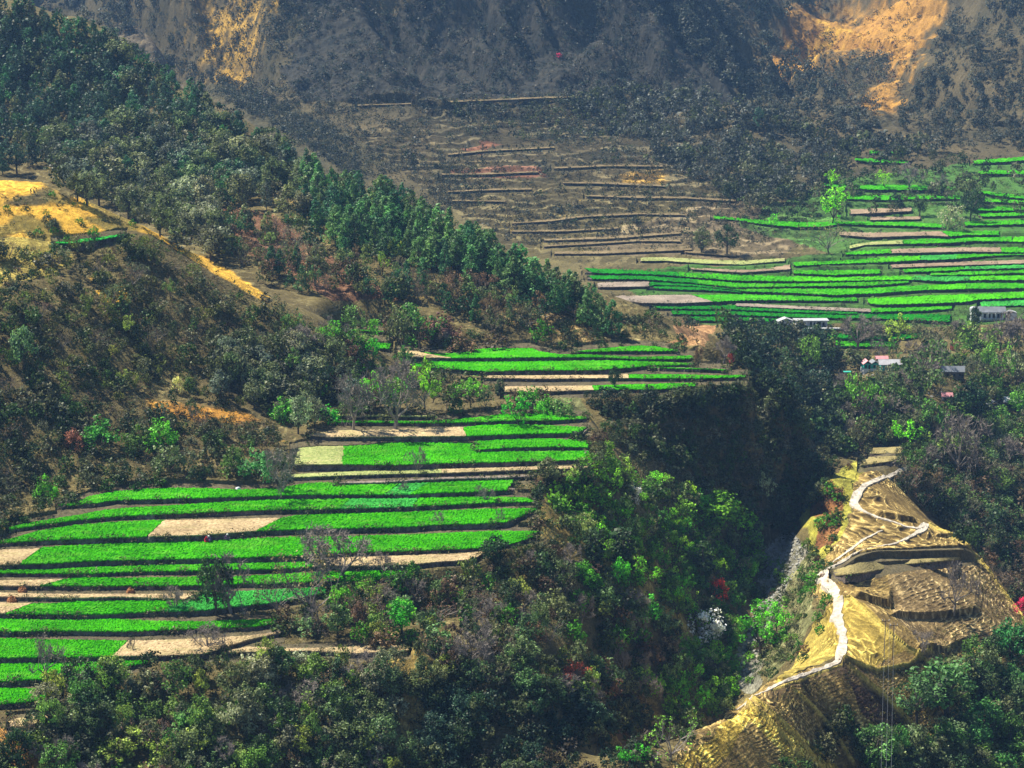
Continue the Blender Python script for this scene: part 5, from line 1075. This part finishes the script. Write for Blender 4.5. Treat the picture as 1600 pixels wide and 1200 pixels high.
mass('undergrowth', [(z[1], int(z[2] * m_), (4, 15), UG, ['shrub', 'shrub', 'twiggy_tree']) for z, m_ in zip(ZN, [2, 3, 6, 2, 7, 8, 4, 12, 5, 9, 5, 5, 6, 4, 6, 6, 5, 5, 4, 5, 9, 6, 4, 4, 5, 5, 5, 3, 3, 4])]
 + [([(1030, 1200), (1170, 1100), (1320, 1045), (1420, 1040), (1530, 870), (1600, 970), (1500, 1090), (1350, 1200)], 5200, (2.5, 7.5), [(.24, .20, .07), (.15, .12, .05), (.10, .11, .04), (.07, .05, .03)], ['shrub']),
    ([(-10, 640), (440, 640), (930, 640), (840, 860), (420, 960), (640, 1020), (200, 1050), (-10, 1140)], 1800, (3, 9), [(.05, .09, .02), (.09, .09, .04), (.04, .06, .02)], ['shrub']),
    ([(900, 230), (1620, 230), (1620, 520), (960, 500), (900, 420)], 2600, (3, 9), [FB1, (.05, .07, .035), (.08, .08, .05)], ['shrub']),
    ([(-330, -10), (-15, -10), (-15, 620), (-330, 620)], 800, (12, 44), [GG, DK, GY, BD], ['oak_tree', 'shrub']), ([(-330, 620), (-22, 620), (-22, 1210), (-330, 1210)], 500, (10, 40), [GG, DK, MD], ['shrub', 'oak_tree']),
    ([(1612, -10), (1900, -10), (1900, 230), (1612, 230)], 400, (8, 22), [FB1, FB2], ['oak_tree']), ([(1612, 520), (1900, 520), (1900, 1210), (1612, 1210)], 600, (14, 46), [GG, DK, MD], ['oak_tree', 'shrub']),
    ([(640, 535), (1170, 535), (1170, 615), (760, 615)], 300, (3, 9), [(.05, .09, .02), (.07, .07, .035)], ['shrub'])],
 'low undergrowth of dry grass, bracken and seedlings on the slopes', 30, 2.6)
clk('masses')
# ------------------------------------------------------------------ stones of the stream bed
def stones(name, poly, n, s0, s1, label, seed):
    rng = np.random.default_rng(seed); pts = sample(poly, n, rng=rng); P = march(Z, pts[:, 0], pts[:, 1])
    oc = np.array([[1, 0, 0], [0, 1, 0], [-1, 0, 0], [0, -1, 0], [0, 0, 1], [0, 0, -1]], float); tr = np.array([[0, 1, 4], [1, 2, 4], [2, 3, 4], [3, 0, 4], [1, 0, 5], [2, 1, 5], [3, 2, 5], [0, 3, 5]])
    mids = {}; Vv = [*oc]; Tt = []
    for a, b_, c in tr:
        ids = []
        for i, j in ((a, b_), (b_, c), (c, a)):
            k = (min(i, j), max(i, j))
            if k not in mids: mids[k] = len(Vv); Vv.append(unit(Vv[i] + Vv[j]))
            ids.append(mids[k])
        Tt += [[a, ids[0], ids[2]], [b_, ids[1], ids[0]], [c, ids[2], ids[1]], ids]
    Vv, Tt = np.array(Vv), np.array(Tt); V, Q = [], []
    for k, q in enumerate(P):
        h = hunit(s0 + (s1 - s0) * rng.beta(1, 3), q) / 2; sh = Vv * rng.uniform(.65, 1.25, (len(Vv), 1)) * [1.25, 1.0, .75]
        an = rng.uniform(0, 6.28); R_ = np.array([[math.cos(an), -math.sin(an), 0], [math.sin(an), math.cos(an), 0], [0, 0, 1]])
        V.append(sh @ R_.T * h + q); Q.append(Tt + k * len(Vv))
    tag(link(name, np_mesh(name, np.concatenate(V) * S, np.concatenate(Q), [M_STONE])), label, None, None, 'stuff')
stones('stream_rubble', STREAM, 900, 2, 8, 'grey boulders and pebbles filling the dry stream bed of the gorge', 5)
stones('slope_rubble', [(1290, 590), (1400, 580), (1480, 600), (1480, 640), (1380, 650), (1290, 660)], 160, 2, 8, 'pale loose stones scattered on the bank below the teal house', 6)
# ------------------------------------------------------------------ houses of the village
def boxes(bx):
    V, Q = [], []
    for k, (x0, x1, y0, y1, z0, z1) in enumerate(bx):
        V += [[x0, y0, z0], [x1, y0, z0], [x1, y1, z0], [x0, y1, z0], [x0, y0, z1], [x1, y0, z1], [x1, y1, z1], [x0, y1, z1]]
        o = 8 * k; Q += [[o, o + 3, o + 2, o + 1], [o + 4, o + 5, o + 6, o + 7], [o, o + 1, o + 5, o + 4], [o + 1, o + 2, o + 6, o + 5], [o + 2, o + 3, o + 7, o + 6], [o + 3, o, o + 4, o + 7]]
    return np.array(V, float), np.array(Q)
def gable(x0, x1, y0, y1, z0, z1, th=.35, along='x', over=.6):
    """two roof slabs; the ridge runs along x or y"""
    V, Q = [], []
    if along == 'y':
        xm = (x0 + x1) / 2; prof = [[(x0 - over, z0 - over * .35), (xm, z1)], [(xm, z1), (x1 + over, z0 - over * .35)]]
        for pr in prof:
            o = len(V)
            for yy in (y0 - over, y1 + over): V += [[pr[0][0], yy, pr[0][1]], [pr[1][0], yy, pr[1][1]], [pr[1][0], yy, pr[1][1] + th], [pr[0][0], yy, pr[0][1] + th]]
            Q += [[o, o + 1, o + 2, o + 3], [o + 7, o + 6, o + 5, o + 4], [o + 3, o + 2, o + 6, o + 7], [o, o + 4, o + 5, o + 1], [o + 1, o + 5, o + 6, o + 2], [o, o + 3, o + 7, o + 4]]
    else:
        V, Q = gable(y0, y1, x0, x1, z0, z1, th, 'y', over); V = V[:, [1, 0, 2]] ; Q = Q[:, ::-1]
        return V, Q
    return np.array(V, float), np.array(Q)
def house(name, px, py, label, cat, rz=0.0, dz=0.0):
    P = march(Z, [px], [py])[0]; u = (P[1] * ct - (P[2] - CAMZ) * st) / F * S
    r = bpy.data.objects.new(name, None); COL.objects.link(r); r.location = (P[0] * S, P[1] * S, (P[2] + dz) * S); r.rotation_euler = (0, 0, rz); r.scale = (u, u, u / .97)
    return tag(r, label, cat), P
def part(nm, geo, mat, parent): return link(nm, np_mesh(nm, geo[0], geo[1], [mat]), parent)
# sizes below are in photo pixels at the building
r, _ = house('school_building', 1268, 513, 'long low white school building with an open verandah on the far wheat terraces', 'building', .03)
part('wall', boxes([(-24, 24, 4, 16, -4, 11)]), M_WHITE, r)
part('roof', boxes([(-27, 27, -1.5, 17.5, 11, 12.2)]), M_PLAST, r)
for k, x in enumerate((-24, -9, 1, 6, 15, 23)): part('pillar', boxes([(x, x + 1.6, 0, 1.6, -3, 11)]), M_WHITE, r)
part('verandah_floor', boxes([(-25, 25, -1, 4, -6, 0)]), M_PLAST, r)
for x in (-19, -2, 10): part('door', boxes([(x, x + 4.5, 3.3, 4.05, 0, 9)]), M_DARK, r)
for x in (-13, 3.2, 17.5): part('window', boxes([(x, x + 3.6, 3.4, 4.05, 3, 8)]), M_DARK, r)
r, _ = house('whitewashed_hut', 1228, 509, 'small whitewashed gabled hut at the left end of the school', 'hut', .1)
part('wall', boxes([(-12, 12, 0, 12, -5, 6.5)]), M_WHITE, r)
part('roof', gable(-12, 12, 0, 12, 6.5, 11, .9, 'y', 1.2), M_PLAST, r)
part('gable_wall', (np.array([[-12, .3, 6.5], [12, .3, 6.5], [0, .3, 10.8], [-12, .9, 6.5], [12, .9, 6.5], [0, .9, 10.8]], float), np.array([[0, 1, 2, 2], [5, 5, 4, 3]])[:, :4]), M_WHITE, r) if False else None
part('door', boxes([(5, 9, -.5, .2, -1, 5.5)]), M_DARK, r); part('window', boxes([(-8, -5, -.5, .2, 1, 4.5)]), M_DARK, r)
r, _ = house('retaining_wall', 1284, 517, 'blue grey retaining wall along the front of the school yard', 'wall', .0)
part('masonry', boxes([(-30, 30, 0, 3, -5, 3.4)]), M_PLAST, r); part('coping', boxes([(-30.5, 30.5, -.5, 3.5, 3.4, 4.2)]), M_WHITE, r)
r, _ = house('upper_village_house', 1550, 502, 'long two storey white house with a dark roof at the upper right', 'house', -.02)
part('wall', boxes([(-20, 18, 2, 18, -5, 13)]), M_WHITE, r); part('roof', gable(-20, 20, 2, 18, 13.5, 20, .9, 'x', 2), M_SLATE, r)
for x in (-13, -6, 1, 8, 13): part('window', boxes([(x, x + 3.6, 1.2, 2.05, 5, 11)]), M_DARK, r)
part('balcony', boxes([(-18, 16, -1.5, 2, 1.6, 2.6), (-18, 16, -1.5, -1, 2.6, 4.4)]), M_PLAST, r)
for x in (-18, -7, 4, 15): part('post', boxes([(x, x + .9, -1.4, -.5, 2.6, 12.8)]), M_WHITE, r)
r, _ = house('whitewashed_annex', 1580, 500, 'white windowless gable annex at the right end of the upper house', 'building', -.02)
part('wall', boxes([(-7.5, 7.5, -2, 10, -5, 11)]), M_WHITE, r); part('roof', gable(-7.5, 7.5, -2, 10, 11, 13.5, .7, 'y', .6), M_PLAST, r)
P0_ = march(Z, [1521], [500])[0]; r, _ = house('water_tank', 1521, 500, 'pale domed water tank beside the dark roof of the upper house', 'tank', 0)
def dome(R_, h0, h1, n=16, rings=5):
    V = [[R_ * math.cos(2 * math.pi * i / n), R_ * math.sin(2 * math.pi * i / n), h0] for i in range(n)]
    for k in range(rings): 
        a = k / (rings - 1) * math.pi / 2 * .96
        V += [[R_ * math.cos(a) * math.cos(2 * math.pi * i / n), R_ * math.cos(a) * math.sin(2 * math.pi * i / n), h1 + R_ * .45 * math.sin(a)] for i in range(n)]
    Q = [[k * n + i, k * n + (i + 1) % n, (k + 1) * n + (i + 1) % n, (k + 1) * n + i] for k in range(rings) for i in range(n)]
    return np.array(V, float), np.array(Q)
part('tank_body', dome(7, 15, 18), M_PLAST, r); part('support', boxes([(-5, 5, -5, 5, -4, 15)]), M_WHITE, r)
r, _ = house('teal_house', 1361, 580, 'teal house with a red and white gable on the bank above the gully', 'house', .12)
part('wall', boxes([(-12, 12, 0, 14, 4, 12)]), M_TEAL, r); part('plinth', boxes([(-12.6, 12.6, -.6, 14, -5, 4)]), M_WHITE, r)
part('roof', gable(-12, 0, 0, 14, 11, 16, .8, 'y', 1), M_PINK, r); part('roof', gable(0, 12, 0, 14, 11, 15, .8, 'y', 1), M_SLATE, r)
for x in (-10, 3.5, 8): part('window', boxes([(x, x + 2.8, -.7, .1, 5.5, 9.5)]), M_DARK, r)
part('door', boxes([(-4.5, -1.5, -.7, .1, 3.6, 10)]), M_DARK, r)
r, _ = house('teal_wing', 1391, 580, 'long teal wing with small dark windows beside the teal house', 'house', .02)
part('wall', boxes([(-15, 17, 0, 12, -4, 10)]), M_TEAL, r); part('roof', gable(-17, 18, 0, 12, 10, 16.5, .8, 'x', 1.4), M_ZINC, r)
for x in (-6, 0, 6, 12): part('window', boxes([(x, x + 2.6, -.6, .1, 4, 7.5)]), M_DARK, r)
r, _ = house('rear_shed', 1378, 570, 'shed with a faded reddish roof behind the teal house', 'shed', .02)
part('wall', boxes([(-9, 9, 0, 8, -4, 9)]), M_MUD, r); part('roof', gable(-9, 9, 0, 8, 9, 12.5, .7, 'x', 1), M_PINK, r)
r, _ = house('tarpaulin_shed', 1325, 586, 'tiny shed under a green sheet left of the teal house', 'shed', .05)
part('wall', boxes([(-5, 5, 0, 6, -3, 4)]), M_MUD, r); part('roof', boxes([(-6.5, 6.5, -1, 7, 4, 4.9)]), M_TEAL, r)
r, _ = house('slate_roofed_barn', 1489, 592, 'stone barn with a grey slate roof in the middle of the village', 'barn', -.03)
part('wall', boxes([(-16, 17, 0, 13, -5, 11)]), M_MUD, r); part('roof', gable(-17, 18, 0, 13, 11, 18, .8, 'x', 1.5), M_SLATE, r)
for x in (-10, 0, 9): part('window', boxes([(x, x + 3, -.6, .1, 4, 8)]), M_DARK, r)
part('door', boxes([(13, 16, -.6, .1, -2, 7)]), M_DARK, r)
r, _ = house('small_stone_hut', 1480, 627, 'small stone hut with one dark window left of the dark round tree', 'hut', .0)
part('wall', boxes([(-8, 8, 0, 8, -4, 7)]), M_ZINC, r); part('window', boxes([(-5, 5, -.6, .1, 1, 5.5)]), M_DARK, r); part('roof', gable(-8, 8, 0, 8, 7, 12, .8, 'x', 1), M_PINK, r)
r, _ = house('tin_roofed_house', 1588, 640, 'tin roofed house with an open dark verandah at the right edge', 'house', -.02)
part('wall', boxes([(-20, 24, 4, 16, -5, 12)]), M_MUD, r); part('roof', gable(-20, 24, -1, 16, 12, 18, .8, 'x', 1.5), M_ZINC, r)
part('lintel_band', boxes([(-20, 24, 3.2, 4.05, 9.5, 12)]), M_PINK, r)
for x in (-18, -6, 6, 18): part('post', boxes([(x, x + 1.2, 0, 1.2, -4, 12)]), M_WOOD, r)
for x in (-12, 0, 11): part('door', boxes([(x, x + 4, 3.2, 4.05, -2, 8)]), M_DARK, r)
r, _ = house('patched_roof_shed', 1553, 640, 'low shed with a patched dark roof between the dark round tree and tin roof', 'shed', .15)
part('wall', boxes([(-9, 9, 0, 9, -4, 7)]), M_MUD, r); part('roof', gable(-9, 9, 0, 9, 7, 12.5, .8, 'y', 1), M_SLATE, r)
r, _ = house('hanging_cloth', 1488, 548, 'salmon red cloth hanging upright in the village gardens', 'cloth', .2)
xs_ = np.linspace(-3.5, 3.5, 8); zs_ = np.linspace(0, 12, 8); V = np.array([[x + .3 * math.sin(z_), .8 * math.sin(x * 1.4 + z_ * .2), z_] for z_ in zs_ for x in xs_]); idx = np.arange(64).reshape(8, 8)
Qc = np.stack([idx[:-1, :-1], idx[:-1, 1:], idx[1:, 1:], idx[1:, :-1]], -1).reshape(-1, 4)
part('cloth_sheet', (np.r_[V, V + [0, .4, 0]], np.r_[Qc, Qc[:, ::-1] + 64]), M_CLOTH, r); part('pole', tube([-3.8, 0, -2], [-3.8, 0, 13], .35, .3), M_WOOD, r)
for k, (x, lb) in enumerate([(1331.5, 'leftmost of three white sheets lying on the small green terrace'), (1337, 'middle one of three white sheets lying on the small green terrace'), (1341.5, 'rightmost of three white sheets lying on the small green terrace')]):
    r, _ = house('white_sheet', x, 540, lb, 'sheet', .3 * k); r['group'] = 'white sheets on the terrace'
    n = 7; uu, vv = np.meshgrid(np.linspace(-2.2, 2.2, n), np.linspace(-2, 2, n)); zz_ = 1.6 + .7 * np.cos(uu * 1.1 + k) * np.cos(vv * 1.2); V = np.stack([uu, vv, zz_], -1).reshape(-1, 3); idx = np.arange(n * n).reshape(n, n)
    Qc = np.stack([idx[:-1, :-1], idx[:-1, 1:], idx[1:, 1:], idx[1:, :-1]], -1).reshape(-1, 4)
    part('cloth_sheet', (np.r_[V, V - [0, 0, .3]], np.r_[Qc, Qc[:, ::-1] + n * n]), M_WHITE, r)
# hay heaps and the white stone
def heap(R_, h, seed, n=18, rings=7):
    rng = np.random.default_rng(seed); V = []
    for k in range(rings):
        f_ = k / (rings - 1); rr = R_ * math.cos(f_ * math.pi / 2) ** .8 + .02
        V += [[rr * math.cos(2 * math.pi * i / n) * rng.uniform(.86, 1.12), rr * math.sin(2 * math.pi * i / n) * rng.uniform(.86, 1.12), -1 + (h + 1) * math.sin(f_ * math.pi / 2) + rng.normal() * .12 * h] for i in range(n)]
    Q = [[k * n + i, k * n + (i + 1) % n, (k + 1) * n + (i + 1) % n, (k + 1) * n + i] for k in range(rings - 1) for i in range(n)]
    return np.array(V, float), np.array(Q)
for k, (x, yb, w_, lb) in enumerate([(35, 924, 7, 'rust brown hay heap on the dark bank at far left, upper one'), (204, 926, 7, 'rust brown hay heap on the dark bank near the bare sapling'), (19, 940, 8, 'rust brown hay heap on the lower dark bank at far left'), (5, 853, 5, 'small rust brown hay heap at the left frame edge')]):
    r, _ = house('hay_heap', x, yb, lb, 'hay heap'); r['group'] = 'hay heaps on the terrace banks'; part('hay_mound', heap(w_, w_ * .95, k), M_HAY, r)
    part('top_tuft', heap(w_ * .35, w_ * .35, k + 9), M_HAY, r).location = (0, 0, w_ * .85)
r, _ = house('white_boulder', 372, 765, 'white boulder at the back edge of the top green wheat strip', 'boulder'); r['kind'] = 'thing'; part('stone', heap(5, 4.5, 31, 9, 4), M_WHITE, r)
# power poles and their wires
PB = march(Z, [1381, 1394], [1028, 1031]); tops = []
for k, (q, hpx) in enumerate(zip(PB, (62, 58))):
    h = hunit(hpx, q); r = bpy.data.objects.new('power_pole', None); COL.objects.link(r); r.location = q * S
    tag(r, ['left one of two thin dark power poles on the ridge slope', 'right one of two thin dark power poles on the ridge slope'][k], 'power pole', 'power poles on the ridge')
    part('pole', (lambda g_: (g_[0] * S, g_[1]))(tube([0, 0, -.6], [0, 0, h], .055, .04, 8)), M_WOOD, r)
    part('crossarm', boxes([(-.45 * S, .45 * S, -.03 * S, .03 * S, (h - .35) * S, (h - .27) * S)]), M_WOOD, r)
    for x in (-.4, 0, .4):
        part('insulator', boxes([((x - .03) * S, (x + .03) * S, -.03 * S, .03 * S, (h - .27) * S, (h - .12) * S)]), M_WHITE, r)
    tops.append(q + np.array([0, 0, h - .15]))
mid_top = (tops[0] + tops[1]) / 2
for k, (dx, lb) in enumerate([(-.55, 'leftmost of three power wires hanging in front of the dark ridge slope'), (0.0, 'middle one of three power wires hanging in front of the dark slope'), (.55, 'rightmost of three power wires hanging in front of the dark ridge slope')]):
    a_ = mid_top + np.array([dx, 0, 0]); a2, s2 = ray(1376 + 8 * k, 1240); e = np.array([a2 * 120, 120, CAMZ + s2 * 120])
    ts = np.linspace(0, 1, 25); pts = a_ + (e - a_) * ts[:, None]; pts[:, 2] -= 4 * 1.2 * ts * (1 - ts)
    tag(link('power_wire', np_mesh('power_wire', *(lambda g_: (g_[0] * S, g_[1]))(merge([tube(pts[i], pts[i + 1], 0.006, .006, 4) for i in range(24)])), [M_SLATE])), lb, 'wire', 'wires of the ridge power line')
# people crouching in the cut wheat
def crouched(seed):
    V = [(0, 0, .28), (0, -.10, .52), (0, -.22, .72), (0, -.30, .84), (0, -.36, .97), (.12, -.02, .26), (.16, -.42, .36), (.15, -.36, .05), (-.12, -.02, .26), (-.16, -.42, .36), (-.15, -.36, .05),
         (.20, -.24, .70), (.24, -.46, .50), (.12, -.66, .34), (-.20, -.24, .70), (-.24, -.46, .50), (-.12, -.66, .34), (.15, -.50, .04), (-.15, -.50, .04)]
    E = [(0, 1), (1, 2), (2, 3), (3, 4), (0, 5), (5, 6), (6, 7), (0, 8), (8, 9), (9, 10), (2, 11), (11, 12), (12, 13), (2, 14), (14, 15), (15, 16), (7, 17), (10, 18)]
    Rr = [.17, .16, .14, .06, .115, .11, .085, .06, .11, .085, .06, .07, .05, .035, .07, .05, .035, .045, .045]
    me = bpy.data.meshes.new('body'); me.from_pydata(V, E, []); o = bpy.data.objects.new('body', me); COL.objects.link(o)
    sk = o.modifiers.new('skin', 'SKIN'); 
    for v_, r_ in zip(me.skin_vertices[0].data, Rr): v_.radius = (r_, r_)
    me.skin_vertices[0].data[0].use_root = True
    ss = o.modifiers.new('sub', 'SUBSURF'); ss.levels = 2; ss.render_levels = 2
    return o
for k, (x, yb, rz, cl, hs, lb) in enumerate([(321, 850, .6, (.45, .03, .04), (.5, .02, .03), 'person in red crouching in the cut patch of wheat'), (329, 848, -.5, (.20, .10, .28), (.7, .65, .68), 'person in dull purple crouching beside the one in red'), (352, 846, 1.2, (.13, .07, .16), (.75, .72, .7), 'person in dark clothes with a white scarf crouching in the wheat')]):
    r, P = house('person', x, yb, lb, 'person', rz); r.scale = (S * .85,) * 3; r.location.z += .12 * S; r['group'] = 'people cutting fodder'
    bo = crouched(k); bo.parent = r; bo.data.materials.append(plain('clothing', cl, .9, .2))
    hd = part('headscarf', dome(.135, .86, .96, 10, 4), plain('headscarf', hs, .9, .15), r); hd.location = (0, -.36, 0)
clk('village')
# ------------------------------------------------------------------ air of the valley
hz = bpy.data.materials.new('valley_haze'); hz.use_nodes = True; hn = hz.node_tree.nodes; hl = hz.node_tree.links
hn.remove(hn['Principled BSDF']); pv = hn.new('ShaderNodeVolumePrincipled'); pv.inputs['Color'].default_value = (.28, .54, 1.0, 1); pv.inputs['Density'].default_value = HAZE; pv.inputs['Anisotropy'].default_value = .1
hl.new(pv.outputs[0], hn['Material Output'].inputs['Volume'])
zt = max(float(Z.max()) + 12, CAMZ + 10); zb_ = float(Z.min()) - 1
V, Q = boxes([(-2700 * S, 2700 * S, -60 * S, 2750 * S, zb_ * S, zt * S)])
tag(link('haze', np_mesh('haze', V, Q, [hz])), 'thin blue haze in the valley air', None, None, 'stuff')
clk('done %d plants' % NPL)
